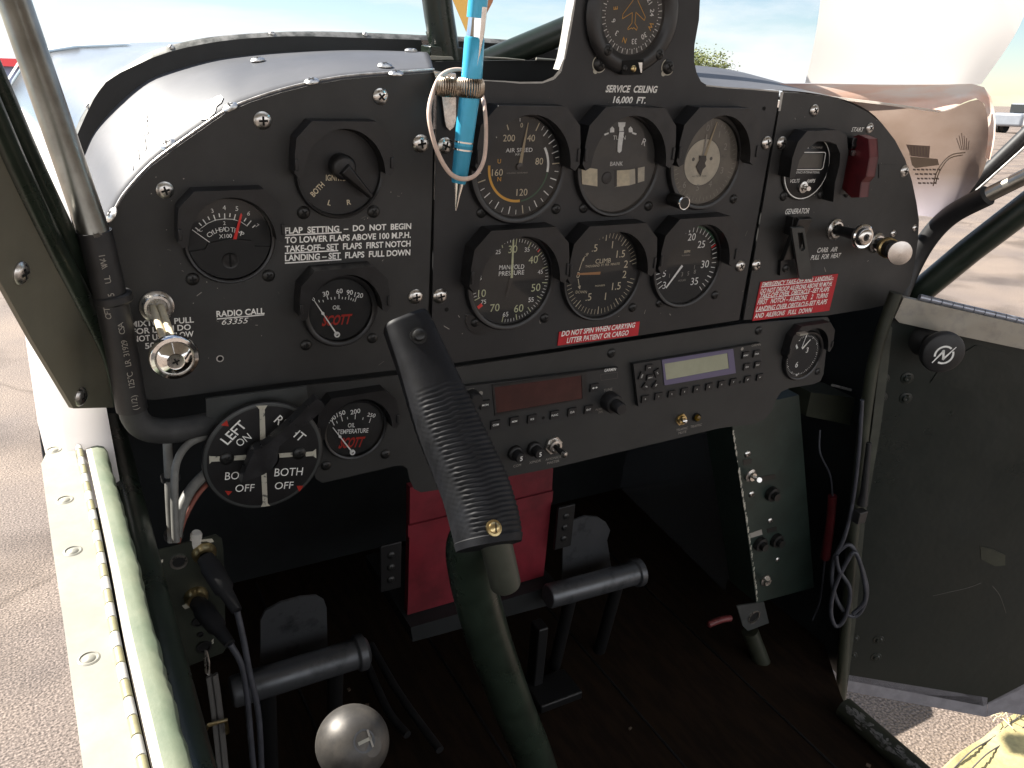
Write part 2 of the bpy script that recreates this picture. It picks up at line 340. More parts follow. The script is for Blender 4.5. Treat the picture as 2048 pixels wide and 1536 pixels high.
    def ring(s, fr, u, v, r0, r1, w, m, a0=0, a1=360, n=48):
        q = [rad(90 - (a0 + (a1 - a0) * j / n)) for j in range(n + 1)]
        vs = [fr.p(u + r * math.cos(t), v + r * math.sin(t), w) for t in q for r in (r0, r1)]
        s.add(vs, [(2 * j, 2 * j + 1, 2 * j + 3, 2 * j + 2) for j in range(n)], m)
    def tick(s, fr, u, v, a, r0, r1, wd, w, m):
        t = rad(90 - a); d = Vector((math.cos(t), math.sin(t))); q = Vector((-d.y, d.x)) * wd / 2
        s.poly(fr, [Vector((u, v)) + d * r0 - q, Vector((u, v)) + d * r1 - q, Vector((u, v)) + d * r1 + q, Vector((u, v)) + d * r0 + q], w, m, flip=True)
    def line(s, fr, a, b, wd, w, m, wd2=None):
        a, b = Vector(a), Vector(b); d = (b - a).normalized(); q = Vector((-d.y, d.x)); w2 = wd if wd2 is None else wd2
        s.poly(fr, [a - q * wd / 2, b - q * w2 / 2, b + q * w2 / 2, a + q * wd / 2], w, m, flip=False)
OBJ_BASE = {}
def build(name, mb, parent=None, smooth=40, bevel=0, label=None, base=None, world=False, segs=2):
    me = bpy.data.meshes.new(name)
    b0 = OBJ_BASE[parent.name] if parent is not None else (Vector(base) if base is not None else sum(mb.v, Vector()) / len(mb.v))
    me.from_pydata([v - b0 for v in mb.v], [], mb.f)
    for m in mb.mats: me.materials.append(m)
    me.polygons.foreach_set('material_index', mb.m)
    if smooth:
        me.polygons.foreach_set('use_smooth', [True] * len(mb.f)); me.update(); me.set_sharp_from_angle(angle=rad(smooth))
    me.update(); me.validate()
    o = bpy.data.objects.new(name, me); COL.objects.link(o); OBJ_BASE[o.name] = b0
    if parent is not None: o.parent = parent
    else: o.matrix_world = (Matrix() if world else PITCH) @ Matrix.Translation(b0)
    if bevel:
        bm = o.modifiers.new('bevel', 'BEVEL'); bm.width = bevel; bm.segments = segs; bm.limit_method = 'ANGLE'; bm.angle_limit = rad(38)
    if label: o['label'] = label
    return o
def thing(name, label, cat, base, group=None, world=False):
    o = bpy.data.objects.new(name, None); COL.objects.link(o); o.empty_display_size = .02; OBJ_BASE[o.name] = Vector(base)
    o.matrix_world = (Matrix() if world else PITCH) @ Matrix.Translation(Vector(base)); tag(o, label, cat, group); return o
def tag(o, label, cat, group=None, kind='thing'):
    o['label'] = label; o['category'] = cat; o['kind'] = kind
    if group: o['group'] = group
    return o
def struct(o): o['kind'] = 'structure'; return o

# ------------------------------------------------------------------ lettering
_tc = {}
def glyphs(text, bold=0.0):
    key = (text, bold)
    if key not in _tc:
        cu = bpy.data.curves.new('lettering', 'FONT'); cu.body = text; cu.resolution_u = 3; cu.offset = bold; cu.fill_mode = 'FRONT'
        ob = bpy.data.objects.new('lettering', cu); me = ob.to_mesh()
        vs = [(v.co.x, v.co.y) for v in me.vertices]; fs = [list(p.vertices) for p in me.polygons]
        ob.to_mesh_clear(); bpy.data.objects.remove(ob); bpy.data.curves.remove(cu); _tc[key] = (vs, fs)
    return _tc[key]
def caph():
    vs, _ = glyphs('H'); return max(v[1] for v in vs) - min(v[1] for v in vs)
def put(mb, fr, text, u, v, h, m, w, rot=0.0, width=None, shear=0.0, bold=0.0, align='C', mirror=False):
    """text of cap height h centred on (u, v) of the frame, rot in degrees anticlockwise"""
    vs, fs = glyphs(text, bold)
    if not vs: return
    x0, x1 = min(a[0] for a in vs), max(a[0] for a in vs); k = h / caph(); kx = k if width is None else width / max(1e-6, (x1 - x0))
    c, s = math.cos(rad(rot)), math.sin(rad(rot)); xm = (x0 + x1) / 2 if align == 'C' else x0; o = []
    for a, b in vs:
        x = (a - xm) * kx + (b * k - h / 2) * shear; y = b * k - h / 2
        if mirror: x = -x
        o.append(fr.p(u + x * c - y * s, v + x * s + y * c, w))
    mb.add(o, fs, m)
def tl(mb, fr, text, a, b, hpx, m, w, Z=(0, 0, 1), shear=0.0, bold=0.0, hk=1.0):
    """text whose middle line runs from photo pixel a to b, on the plane w in front of frame fr; hpx = cap height in pixels"""
    a, b = zz(Z, a), zz(Z, b); P0 = fr.o + fr.n * w
    A = fr.inv(UP(*a, P0, fr.n)); B = fr.inv(UP(*b, P0, fr.n)); mid = ((a[0] + b[0]) / 2, (a[1] + b[1]) / 2); hp = hpx * Z[2]
    t0 = fr.inv(UP(mid[0], mid[1] - hp / 2, P0, fr.n)); t1 = fr.inv(UP(mid[0], mid[1] + hp / 2, P0, fr.n))
    h = math.hypot(t0[0] - t1[0], t0[1] - t1[1]) * hk; d = Vector((B[0] - A[0], B[1] - A[1]))
    put(mb, fr, text, (A[0] + B[0]) / 2, (A[1] + B[1]) / 2, h, m, w, math.degrees(math.atan2(d.y, d.x)), d.length, shear, bold)
def tp(mb, fr, text, c, hpx, m, w, Z=(0, 0, 1), rot=0.0, bold=0.0, shear=0.0, wk=None):
    c = zz(Z, c); hp = hpx * Z[2]; P0 = fr.o + fr.n * w; A = fr.inv(UP(*c, P0, fr.n))
    t0 = fr.inv(UP(c[0], c[1] - hp / 2, P0, fr.n)); t1 = fr.inv(UP(c[0], c[1] + hp / 2, P0, fr.n))
    put(mb, fr, text, A[0], A[1], math.hypot(t0[0] - t1[0], t0[1] - t1[1]), m, w, rot, wk, shear, bold)
def fpx(fr, w, pts, Z=(0, 0, 1)):
    P0 = fr.o + fr.n * w; o = []
    for p in pts: q = fr.inv(UP(*zz(Z, p), P0, fr.n)); o.append((q[0], q[1]))
    return o
def smooth_line(pts, n=8, closed=False):
    pts = [Vector(p) for p in pts]; N = len(pts); o = []
    for i in range(N if closed else N - 1):
        g = lambda k: pts[k % N] if closed else pts[max(0, min(N - 1, k))]
        a, b, c, d = g(i - 1), g(i), g(i + 1), g(i + 2)
        for j in range(n):
            t = j / n; o.append(.5 * ((2 * b) + (c - a) * t + (2 * a - 5 * b + 4 * c - d) * t * t + (3 * b - a - 3 * c + d) * t ** 3))
    if not closed: o.append(pts[-1])
    return o
def resample(pts, n):
    d = [0.0]
    for a, b in zip(pts, pts[1:]): d.append(d[-1] + (b - a).length)
    o = []
    for i in range(n):
        t = d[-1] * i / (n - 1); k = max(j for j in range(len(d)) if d[j] <= t + 1e-12); k = min(k, len(pts) - 2)
        o.append(pts[k].lerp(pts[k + 1], (t - d[k]) / max(1e-9, d[k + 1] - d[k])))
    return o
def lerp_rows(A, B, n): return [[a.lerp(b, i / (n - 1)) for a, b in zip(A, B)] for i in range(n)]
def screw(fr, u, v, r, w, parent, metal='steel', name='screw', rot=None, flat=.45, slot=False):
    mb = MB(); mb.lathe(fr.p(u, v, w), fr.n, [(r, 0), (r, r * .12), (r * .82, r * flat * .72), (r * .5, r * flat), (0, r * flat * 1.06)], metal, 20)
    a = rad(random.uniform(0, 90) if rot is None else rot); h = w + r * flat * 1.09
    for t in ((a,) if slot else (a, a + math.pi / 2)):
        d = Vector((math.cos(t), math.sin(t))); L_ = r * (.8 if slot else .5); wd = r * .2
        q = Vector((-d.y, d.x)); c = Vector((u, v))
        mb.poly(fr, [c - d * L_ - q * wd * .6, c + d * L_ - q * wd * .6, c + d * L_ + q * wd * .6, c - d * L_ + q * wd * .6], h + (0 if t == a else .00004), 'hole')
    return build(name, mb, parent)
def pscrew(fr, px, r, parent, metal='steel', w=0.0, name='screw', **k):
    u, v = fpx(fr, w, [px])[0]; return screw(fr, u, v, r, w, parent, metal, name, **k)
# ================================================================== SETTING
GZ = -1.42
g = MB(); s_ = 900
g.add([(-s_, -s_, GZ), (s_, -s_, GZ), (s_, s_, GZ), (-s_, s_, GZ)], [(0, 1, 2, 3)], 'apron'); struct(build('ground', g, smooth=0, base=(0, 0, GZ), world=True))
FZ = -.58
ta, tb = UZ(1694, 1418, FZ), UZ(1850, 1556, FZ); te = tb + (tb - ta) * 4
m = MB(); m.prism(F((0, 0, FZ), (1, 0, 0), (0, 1, 0), (0, 0, 1)), [(-.31, -1.2), (te.x, te.y), (tb.x, tb.y), (ta.x, ta.y), (ta.x + .012, ta.y + .02), (.556, .0), (.556, .5), (-.31, .5)], -.02, 0, 'floor_wood')
for gx in (-.12, .06, .24, .40): m.box((gx, -.3, FZ + .0004), (.003, 1.5, .0008), 'deep_black')
for k in range(12): m.box((random.uniform(-.2, .45), random.uniform(-.25, .4), FZ + .0012), (random.uniform(.002, .006), random.uniform(.002, .006), .002), 'bark', Matrix.Rotation(random.uniform(0, 3), 3, 'Z'))
struct(build('floor', m, base=(.13, -.35, FZ)))
m = MB()
m.box((.135, .47, -.28), (.90, .02, .62), 'interior_black')                                            # firewall
m.box((-.3125, .26, -.36), (.015, .42, .62), 'interior_black'); m.box((.562, .232, -.33), (.012, .455, .54), 'interior_black'); m.prism(F((0, 0, 0), (1, 0, 0), (0, 1, 0), (0, 0, 1)), [(.556, .012), (.568, .012), (.556, -.05), (.544, -.05)], -.60, -.08, 'interior_black')
m.box((-.3225, -.65, -.375), (.012, 1.30, .43), 'olive_dark')                                          # lower left wall below the sill
m.box((.13, -1.25, -.42), (.86, .02, .36), 'interior_black')                                            # seat bulkhead behind
struct(build('cabin_wall', m, base=(.13, 0, -.3)))
m = MB(); m.box((.13, -.72, .56), (.80, 1.10, .03), 'headliner'); struct(build('ceiling', m, base=(.13, -.72, .56)))
wg = MB(); prof = [(0.0, .0), (-.08, .075), (-.35, .115), (-.8, .09), (-1.5, .0), (-.8, -.03), (-.2, -.04)]
for sx in (-1, 1):
    xs = (.13 + sx * .42, .13 + sx * 5.0); wg.prism(F((xs[0], -.1, .62), (0, 1, 0), (0, 0, 1), (sx, 0, 0)), [(a, b) for a, b in prof], 0, 4.58, 'wing_paint')
tag(build('wing', wg, base=(.13, -.5, .62)), 'broad grey green wing above the cabin roof', 'wing')

# ================================================================== FUSELAGE AND WINDSHIELD SURROUND
arcP = [U(*p, .001) for p in [(196, 495), (205, 466), (228, 425), (250, 388), (300, 333), (360, 287), (450, 225), (500, 203), (560, 183), (620, 168), (680, 157), (740, 151), (800, 147), (868, 142)]]
arcL = [U(*p, .125) for p in [(152, 372), (158, 335), (167, 311), (191, 260), (239, 205), (290, 164), (342, 142), (427, 120), (513, 109), (615, 102.5), (700, 100), (770, 101), (850, 104)]]
arcU = [U(*p, .127) for p in [(140, 320), (147, 288), (156, 265), (205, 171), (273, 130), (342, 102.5), (444, 82), (547, 73.5), (620, 72.5), (700, 75), (871, 81), (966, 85), (1103, 97), (1250, 132), (1400, 168), (1450, 178), (1560, 194)]]
arcO = [U(*p, .135) for p in [(136, 300), (144, 276), (153, 252), (178, 205), (222, 157), (290, 109), (342, 90), (427, 73), (547, 64), (620, 62.5), (700, 64), (871, 71), (966, 76), (1103, 89), (1250, 127), (1400, 164), (1450, 175), (1560, 192)]]
N = 60
aP = resample(smooth_line(arcP), N); aL = resample(smooth_line(arcL), N); aU = resample(smooth_line(arcU), N); aO = resample(smooth_line(arcO), N)
dk = thing('glareshield', 'silver painted deck curving from the black panel to the windshield, scratched and screwed down', 'glareshield', (-.15, .06, .13))
rows = lerp_rows(aP, aL, 10)
for i, r in enumerate(rows):
    for p in r: p.z += .004 * math.sin(math.pi * i / 9)
m = MB(); m.grid(rows, 'deck_silver'); o = build('deck_sheet', m, dk); sm = o.modifiers.new('thickness', 'SOLIDIFY'); sm.thickness = .0012; sm.offset = -1
m = MB(); m.tube([p + V(0, -.0002, .0012) for p in aP], .0007, 'bare_edge', 8); build('edge_bead', m, dk)
def deck_screw(px, py, k):
    best = None
    for i in range(len(rows) - 1):
        for j in range(N - 1):
            a, b, c = rows[i][j], rows[i][j + 1], rows[i + 1][j]; nn = (b - a).cross(c - a).normalized(); nn = nn if nn.z > 0 else -nn
            q = UP(px, py, a, nn); dd = (q - (a + b + c) / 3).length
            if best is None or dd < best[0]: best = (dd, q, nn)
    x, y, n_ = basis(best[2]); return screw(F(best[1], x, y, n_), 0, 0, .0052, .0006, dk, 'steel', flat=.42)
for k, p in enumerate([(516, 123), (624, 166), (462, 217), (338, 292), (227, 431), (770, 134), (792, 150), (822, 104)]): deck_screw(*p, k)
def deck_at(i, j): i0, j0 = int(i), int(j); return rows[i0][j0].lerp(rows[i0][j0 + 1], j - j0).lerp(rows[i0 + 1][j0].lerp(rows[i0 + 1][j0 + 1], j - j0), i - i0)
for i, j, li, lj in [(1.2, 24.0, .9, 1.6), (1.5, 25.5, .5, 1.2), (2.4, 14, 1.0, .25), (3.3, 15, .8, .2), (4.2, 15.5, .5, .2), (1.7, 12.5, .5, .15), (1.2, 11, .3, .12)]:
    pts = [deck_at(i + li * math.cos(q) * (1 + .2 * math.sin(3 * q)), j + lj * math.sin(q) + li * .3 * math.cos(q)) + V(-.0004, -.0002, .0006) for q in [rad(45 * k) for k in range(8)]]; m = MB(); m.add(pts, [list(range(8))], 'bare_edge'); build('scuff_mark', m, dk, smooth=0)
# deck right of the compass, mostly under the poster
R0 = [U(*p, .002) for p in [(1404, 170), (1480, 177), (1560, 180), (1630, 187), (1700, 203), (1750, 232), (1790, 285), (1815, 345), (1830, 420)]]
R1 = [p + V(.0, .125, .012) for p in R0]
m = MB(); m.grid(lerp_rows(resample(smooth_line(R0), 30), resample(smooth_line(R1), 30), 5), 'deck_silver'); build('deck_sheet', m, dk)
lip = thing('windshield_sill', 'dark rubber and scuffed metal lip arching round the foot of the windshield', 'windshield sill', (-.1, .13, .15))
m = MB(); m.grid([aL, [p for p in resample(aU, N)]], 'gasket')
aLx = resample([U(*p, .126) for p in [(850, 104), (966, 118), (1103, 122), (1250, 140), (1400, 174), (1450, 184), (1560, 200)]], 30)
aUx = [p for p in aU if p.x > aL[-1].x]; aUx = resample(aUx, 30)
m = MB(); k_ = [p for p in aU if p.x <= aL[-1].x]; m.grid([aL, resample(k_, N)], 'gasket'); m.grid([aLx, aUx], 'gasket'); build('gasket', m, lip)
m = MB(); m.grid([aU, [u.lerp(o_, .5) + V(0, .0, .001) for u, o_ in zip(aU, aO)], aO], 'lip_metal'); build('lip_strip', m, lip)
for i in range(3, N - 2, 6):
    p = aU[i].lerp(aO[i], .5); x, y, n_ = basis(V(0, -.6, .8)); screw(F(p, x, y, n_), 0, 0, .0022, .001, lip, 'bare_edge', 'rivet', slot=True)
# dark well between the deck halves, under the V brace
well = thing('windshield_well', 'open black recess behind the notch in the centre panel, with a pale upper edge', 'recess', (.04, .06, .14))
m = MB(); fr = pf(0, 0, .085); q = fpx(fr, 0, [(828, 119), (850, 124), (1000, 121), (1140, 121), (1145, 190), (828, 190)]); m.prism(fr, q, -.003, 0, 'interior_black'); build('back_plate', m, well)
m = MB(); q0 = [U(*p, .084) for p in [(962, 114.5), (1010, 117), (1050, 120.5)]]; m.tube(q0, [.0007, .0009, .0006], 'sill_cream', 6); q0 = [U(*p, .084) for p in [(1072, 118), (1128, 121.5)]]; m.tube(q0, [.0013, .0008], 'sill_cream', 6)
fr = pf(0, 0, .0835); m.prism(fr, fpx(fr, 0, [(846, 111), (868, 112), (905, 113.5), (908, 119), (862, 119.5)]), -.002, 0, 'sill_cream'); build('edge_strip', m, well, bevel=.0004)
m = MB(); fr = pf(0, 0, .06); m.prism(fr, fpx(fr, 0, [(800, 134), (842, 122), (842, 137), (872, 148), (862, 158)]), -.002, 0, 'gasket'); build('bracket', m, well)
m = MB(); m.box((.03, .06, .095), (.2, .11, .004), 'interior_black'); build('tray', m, well)
# V brace
def tube_thing(name, label, cat, segs, base, group=None):
    t = thing(name, label, cat, base, group)
    for (nm, pts, r, mt) in segs: mm = MB(); mm.tube(smooth_line(pts, 6) if len(pts) > 2 else pts, r, mt, 24); build(nm, mm, t)
    return t
vb = thing('windshield_brace', 'dark green tubes forming a V behind the windscreen notch', 'brace', (.0, .1, .15))
m = MB(); m.tube([U(893, 122, .105), U(878, 30, .105), U(862, -90, .105)], .0122, 'green_tube', 24); build('tube', m, vb)
m = MB(); m.tube([U(915, 152, .105), U(1130, 60, .112), U(1230, 22, .12), U(1420, -70, .13)], .0112, 'green_tube', 24); build('tube', m, vb)
m = MB(); m.tube([U(872, 103, .108), U(860, 60, .112)], .004, 'green_tube', 12); m.box(U(884, 108, .105), (.03, .02, .012), 'green_tube'); build('clamp', m, vb, bevel=.001)
# nose cowling: rounded sheet metal nose ahead of the lip
cw = thing('engine_cowling', 'polished silver nose cowling with a pale seam strap, reflecting the sky', 'cowling', (.13, .6, 0))
def sec(y, pts, dz=0.0, sx=1.0):
    o = [V(.13 + (x - .13) * sx, y, z - dz) for x, z in pts]; lft = resample(smooth_line([V(o[0].x - .004, y, -.62), V(o[0].x - .012, y, -.35)] + o, 6), 44)
    return lft + [V(.13 + (.13 - p.x) * .86, p.y, p.z - (.03 + .03 * min(1, max(0, y - .147) / .2)) * min(1, (.13 - p.x) / .18)) for p in lft[-2::-1]]
lipc = [(-.300, -.05), (-.292, .05)] + [(p.x + .002, p.z - .003) for p in resample([q for q in aO if q.x <= .13], 12)]
wide = [(-.335, -.05), (-.333, .06), (-.318, .098), (-.300, .1185), (-.277, .127), (-.2567, .1310), (-.227, .1335), (-.16, .1385), (-.05, .143), (.13, .145)]
midp = [(a.x * .5 + b.x * .5, a.z * .5 + b.z * .5) for a, b in zip(resample([V(x, 0, z) for x, z in lipc], 14), resample([V(x, 0, z) for x, z in wide], 14))]
S = [sec(.147, lipc), sec(.30, midp, .001), sec(.47, wide), sec(.55, wide, .001), sec(.66, wide, .012, .985), sec(.85, wide, .035, .95), sec(1.05, wide, .075, .85), sec(1.18, wide, .13, .62), sec(1.22, wide, .20, .3)]
def on_sec(y0, y1, off=.004):
    o = []
    for y in (y0, y1): s_ = sec(y, wide); o.append([p + (p - V(.13, p.y, -.05)).normalized() * off for p in s_][:32])
    return o
m = MB(); m.grid(S, 'cowl_silver'); build('cowl_sheet', m, cw, smooth=60)
m = MB(); m.grid(on_sec(.475, .53, .005), 'hinge_white'); build('seam_strap', m, cw)
# left nose cheek and lower skin; cheek's pale colour stands in for sun on silver
ck = thing('fuselage_skin', 'pale outer skin of the fuselage along the left side of the nose', 'fuselage skin', (-.33, .2, -.2))
m = MB(); rows_ = []
for y, xo, zt in [(-.02, -.331, -.13), (.10, -.334, .03), (.2, -.336, .075), (.45, -.334, .085), (.66, -.325, .075), (.80, -.30, .03)]:
    rows_.append([V(xo, y, -.62), V(xo - .004, y, -.35), V(xo - .004, y, -.12), V(xo, y, zt - .03), V(xo + .012, y, zt - .005), V(xo + .04, y, zt)])
m.grid(rows_, 'cowl_white'); build('skin_sheet', m, ck, smooth=50)
# wooden propeller blade
pr = thing('propeller', 'brown wooden propeller blade seen through the windshield behind the blue pen', 'propeller', (.5, 1.35, .0))
P0 = [(935, 70), (905, 0), (895, -60), (900, -140)]; P1 = [(950, 72), (985, 5), (1005, -60), (1015, -140)]
A_ = [U(*p, 1.33) for p in P0]; B_ = [U(*p, 1.39) for p in P1]; A_.insert(0, V(.51, 1.33, -.02)); B_.insert(0, V(.56, 1.39, -.02))
m = MB(); mid = [a.lerp(b, .45) + V(0, -.012, 0) for a, b in zip(A_, B_)]; mb2 = [a.lerp(b, .5) + V(0, .02, 0) for a, b in zip(A_, B_)]
m.grid([A_, mid, B_, mb2, A_], 'wood_blade'); build('blade', m, pr)
m = MB(); m.grid([[A_[1] + V(-.001, -.003, 0), A_[2] + V(-.001, -.003, 0), A_[3] + V(0, -.003, 0)], [a.lerp(b, .42) + V(0, -.014, 0) for a, b in list(zip(A_, B_))[1:4]]], 'blade_lit'); build('blade_face', m, pr)  # left side coloured bright orange to paint in the sunlit face
# windshield sheet
wt = aO; m = MB(); top = [V(.13 + (p.x - .13) * .92, -.17 + .0 * p.x, .40 + .14 * (1 - min(1, abs(p.x - .13) / .42) ** 2)) for p in wt]
hf = [p for p in wt if p.x <= .128]; full = hf + [V(.26 - p.x, p.y, p.z) for p in hf[::-1]]
full = [p + V(0, .004, .002) for p in full]; tops = [V(.13 + (p.x - .13) * .95, -.16, .42 + .12 * max(0, 1 - (abs(p.x - .13) / .42) ** 2)) for p in full]
rows_ = [[a.lerp(b, t) + V(0, .05, .02) * math.sin(math.pi * t) for a, b in zip(full, tops)] for t in [i / 10 for i in range(11)]]
m.grid(rows_, 'plexiglass'); tag(build('windshield', m, smooth=60), 'clear curved windshield sheet rising from the metal lip', 'windshield')

# ================================================================== INSTRUMENT PANELS
def edge_side(test, mm='bare_edge'): return lambda a, b: mm if test(a, b) else None
lp = thing('instrument_panel', 'dark grey left panel with two engine dials, ignition switch and flap setting words', 'instrument panel', (-.17, 0, .03), 'black instrument panels')
q = fpx(PANEL, 0, [(205, 470), (228, 427), (250, 390), (300, 335), (360, 290), (450, 227), (500, 205), (560, 186), (620, 171), (680, 160), (740, 154), (800, 150), (868, 145), (864, 400), (853, 733), (570, 765), (310, 800), (285, 798), (262, 775)])
m = MB(); m.prism(PANEL, q, -.0016, 0, 'panel_grey', side=edge_side(lambda a, b: a[1] > .05 and b[1] > .05)); build('face_plate', m, lp, smooth=0, bevel=.0003)
Zf = (340, 200, .25391)
m = MB()
def uline(m, fr, a, b, wd, w, mt, Z): k = fpx(fr, w, [a, b], Z); m.line(fr, k[0], k[1], wd, w, mt)
for t, a, b in [('FLAP  SETTING  –  DO  NOT  BEGIN', (905, 1030), (1900, 993)), ('TO LOWER FLAPS ABOVE 100 M.P.H.', (905, 1105), (1897, 1062)), ('TAKE-OFF– SET  FLAPS  FIRST NOTCH', (905, 1174), (1895, 1130)), ('LANDING – SET  FLAPS  FULL DOWN', (905, 1245), (1893, 1200))]:
    tl(m, PANEL, t, a, b, 45, 'white_paint', .0003, Zf, bold=.028)
for a, b in [((905, 1066), (1352, 1043)), ((905, 1208), (1325, 1186)), ((905, 1285), (1350, 1256))]: uline(m, PANEL, a, b, .0009, .0003, 'white_paint', Zf)
build('lettering', m, lp, smooth=0)
Zr = (240, 500, .30273); m = MB()
tl(m, PANEL, 'RADIO CALL', (637, 424), (955, 402), 38, 'white_paint', .0003, Zr, bold=.026); uline(m, PANEL, (640, 456), (953, 428), .0008, .0003, 'white_paint', Zr)
tl(m, PANEL, '63355', (675, 476), (845, 465), 36, 'white_paint', .0003, Zr, shear=.35); build('lettering', m, lp, smooth=0)
m = MB()
for t, a, b in [('MIXTURE  PULL', (70, 492), (487, 460)), ('FOR LEAN DO', (80, 540), (468, 508)), ('NOT USE BELOW', (85, 590), (487, 553)), ('5000 FT', (165, 635), (390, 612))]:
    tl(m, PANEL, t, a, b, 36, 'white_paint', .0003, Zr, bold=.022)
build('lettering', m, lp, smooth=0)
for p, r in [((525, 241), .0058), ((761, 193), .0056), ((330, 380), .0054), ((841, 287), .0064), ((831, 593), .006)]: pscrew(PANEL, p, r, lp)
m = MB(); u, v = fpx(PANEL, 0, [(440, 717)])[0]; m.ring(PANEL, u, v, .0018, .0026, .0003, 'bare_edge', n=20); m.disc(PANEL, u, v, .0018, .0003, 'hole'); build('screw_hole', m, lp, smooth=0)
def specks(parent, n, poly, seed, w=.0003):
    rnd = random.Random(seed); mm = MB(); xs = [a for a, b in poly]; ys = [b for a, b in poly]
    for i in range(n):
        px, py = rnd.uniform(min(xs), max(xs)), rnd.uniform(min(ys), max(ys)); u, v = fpx(PANEL, w, [(px, py)])[0]; s_ = rnd.uniform(.00012, .00045); a = rnd.uniform(0, 3.14); l = s_ * (1 if rnd.random() < .8 else rnd.uniform(3, 9))
        c_, d_ = math.cos(a), math.sin(a); mm.poly(PANEL, [(u + x * c_ - y * d_, v + x * d_ + y * c_) for x, y in [(-l, -s_), (l, -s_ * .6), (l * .8, s_), (-l * .7, s_ * .8)]], w + i * 1e-7, 'dim_paint' if rnd.random() < .6 else 'faint_paint')
    return build('scratches', mm, parent, smooth=0)
specks(lp, 90, [(300, 330), (840, 730)], 3)

cp = thing('instrument_panel', 'black centre panel with six round flight dials and a tall compass tower', 'instrument panel', (.11, 0, .06), 'black instrument panels')
q = fpx(PANEL, 0, [(875, 147), (960, 160), (1040, 165), (1085, 165), (1108, 156), (1120, 142), (1129, 118), (1138, 70), (1147, 20), (1160, -60), (1180, -120), (1230, -150), (1310, -150), (1365, -120), (1392, -60), (1400, 0), (1398, 40), (1389, 90), (1388, 120), (1393, 145), (1402, 163), (1415, 171), (1470, 176), (1559, 183), (1553, 225), (1478, 640), (1170, 688), (862, 733), (869, 400)])
m = MB(); m.prism(PANEL, q, -.0018, 0, 'panel_black', side=edge_side(lambda a, b: (a[1] + b[1]) / 2 > .10)); build('face_plate', m, cp, smooth=0, bevel=.0003)
m = MB()                                                                                               # chipped paint along the top edge
def chip(m, fr, pts, wds, w, mt):
    k = fpx(fr, w, pts)
    for (a, b), (w1, w2) in zip(zip(k, k[1:]), zip(wds, wds[1:])): m.line(fr, a, b, w1, w, mt, w2)
chip(m, PANEL, [(962, 160.5), (1010, 163), (1040, 165.5), (1085, 165), (1108, 156), (1120, 142), (1128, 118)], [.0006, .0009, .0012, .0012, .0022, .0026, .0010], .0002, 'hinge_white')
chip(m, PANEL, [(1412, 171), (1450, 175), (1500, 178), (1558, 183)], [.0010, .0011, .0010, .0014], .0002, 'hinge_white')
chip(m, PANEL, [(1129, 118), (1138, 70), (1147, 20), (1152, -10)], [.0012, .0022, .0016, .001], .0002, 'hinge_white')
build('paint_chips', m, cp, smooth=0)
fl = [(1120, 140), (1127, 118), (1133, 90), (1138, 60), (1144, 20), (1152, -20), (1165, -80)]
m = MB(); m.grid([[U(*p, .0018) for p in fl], [U(*p, .0018) + V(.001, .0115, 0) for p in fl]], 'hinge_white'); build('flange', m, cp)
Zs = (1100, 0, .19531); m = MB()
tl(m, PANEL, 'SERVICE  CEILING', (575, 908), (1098, 916), 66, 'white_paint', .0003, Zs, shear=.22, bold=.035); tl(m, PANEL, '16,000  FT.', (650, 1020), (985, 1028), 62, 'white_paint', .0003, Zs, shear=.18, bold=.035)
build('lettering', m, cp, smooth=0)
for p, r in [((890, 291), .0060), ((880, 592), .006), ((1533, 286), .0062), ((1480, 532), .0058)]: pscrew(PANEL, p, r, cp)
m = MB()
for p in [(893, 619), (1528, 217)]: u, v = fpx(PANEL, 0, [p])[0]; m.disc(PANEL, u, v, .0018, .0003, 'hole', 16)
build('screw_hole', m, cp, smooth=0)
specks(cp, 90, [(880, 190), (1540, 680)], 4)
def placard(root_label, corners, lines, Z, base, shear=.15):
    k = thing('placard', root_label, 'placard', base, 'red warning placards'); q = fpx(PANEL, .0002, corners, Z)
    mm = MB(); mm.prism(PANEL, q, .0002, .0009, 'red_placard'); build('plate', mm, k, smooth=0)
    mm = MB()
    for t, a, b, h, *ul in lines:
        tl(mm, PANEL, t, a, b, h, 'white_paint', .0012, Z, shear=shear, bold=.02)
        if ul: uline(mm, PANEL, ul[0], ul[1], .0006, .0012, 'white_paint', Z)
    build('lettering', mm, k, smooth=0)
Zp = (700, 400, .3418)
placard('small red placard with two lines, do not spin, under the climb dial', [(1222, 771), (1693, 710), (1683, 790), (1212, 851)],
        [('DO NOT SPIN WHEN CARRYING', (1240, 783), (1668, 731), 28), ('LITTER PATIENT OR CARGO', (1270, 822), (1630, 776), 28)], Zp, (.1, 0, -.07))
Ze = (1480, 400, .19531)
placard('large red placard of six lines about emergency take-off, above the clock', [(208, 838), (1000, 755), (910, 1130), (124, 1236)],
        [('EMERGENCY TAKE-OFF AND  LANDING–', (228, 868), (960, 792), 40, (215, 892), (955, 815)), ('DO NOT DROOP AILERONS ABOVE 90 M.P.H.', (212, 934), (945, 855), 42), ('TAKE-OFF OVER  OBSTACLE –SET FLAPS', (205, 985), (915, 912), 42, (195, 1012), (690, 958)),
         ('FIRST   NOTCH – AILERONS    2   TURNS', (185, 1047), (900, 975), 44), ('LANDING OVER OBSTACLE–SET FLAPS', (168, 1118), (890, 1040), 44, (160, 1145), (700, 1080)), ('AND  AILERONS   FULL  DOWN', (150, 1188), (735, 1125), 42)], Ze, (.36, 0, -.06))

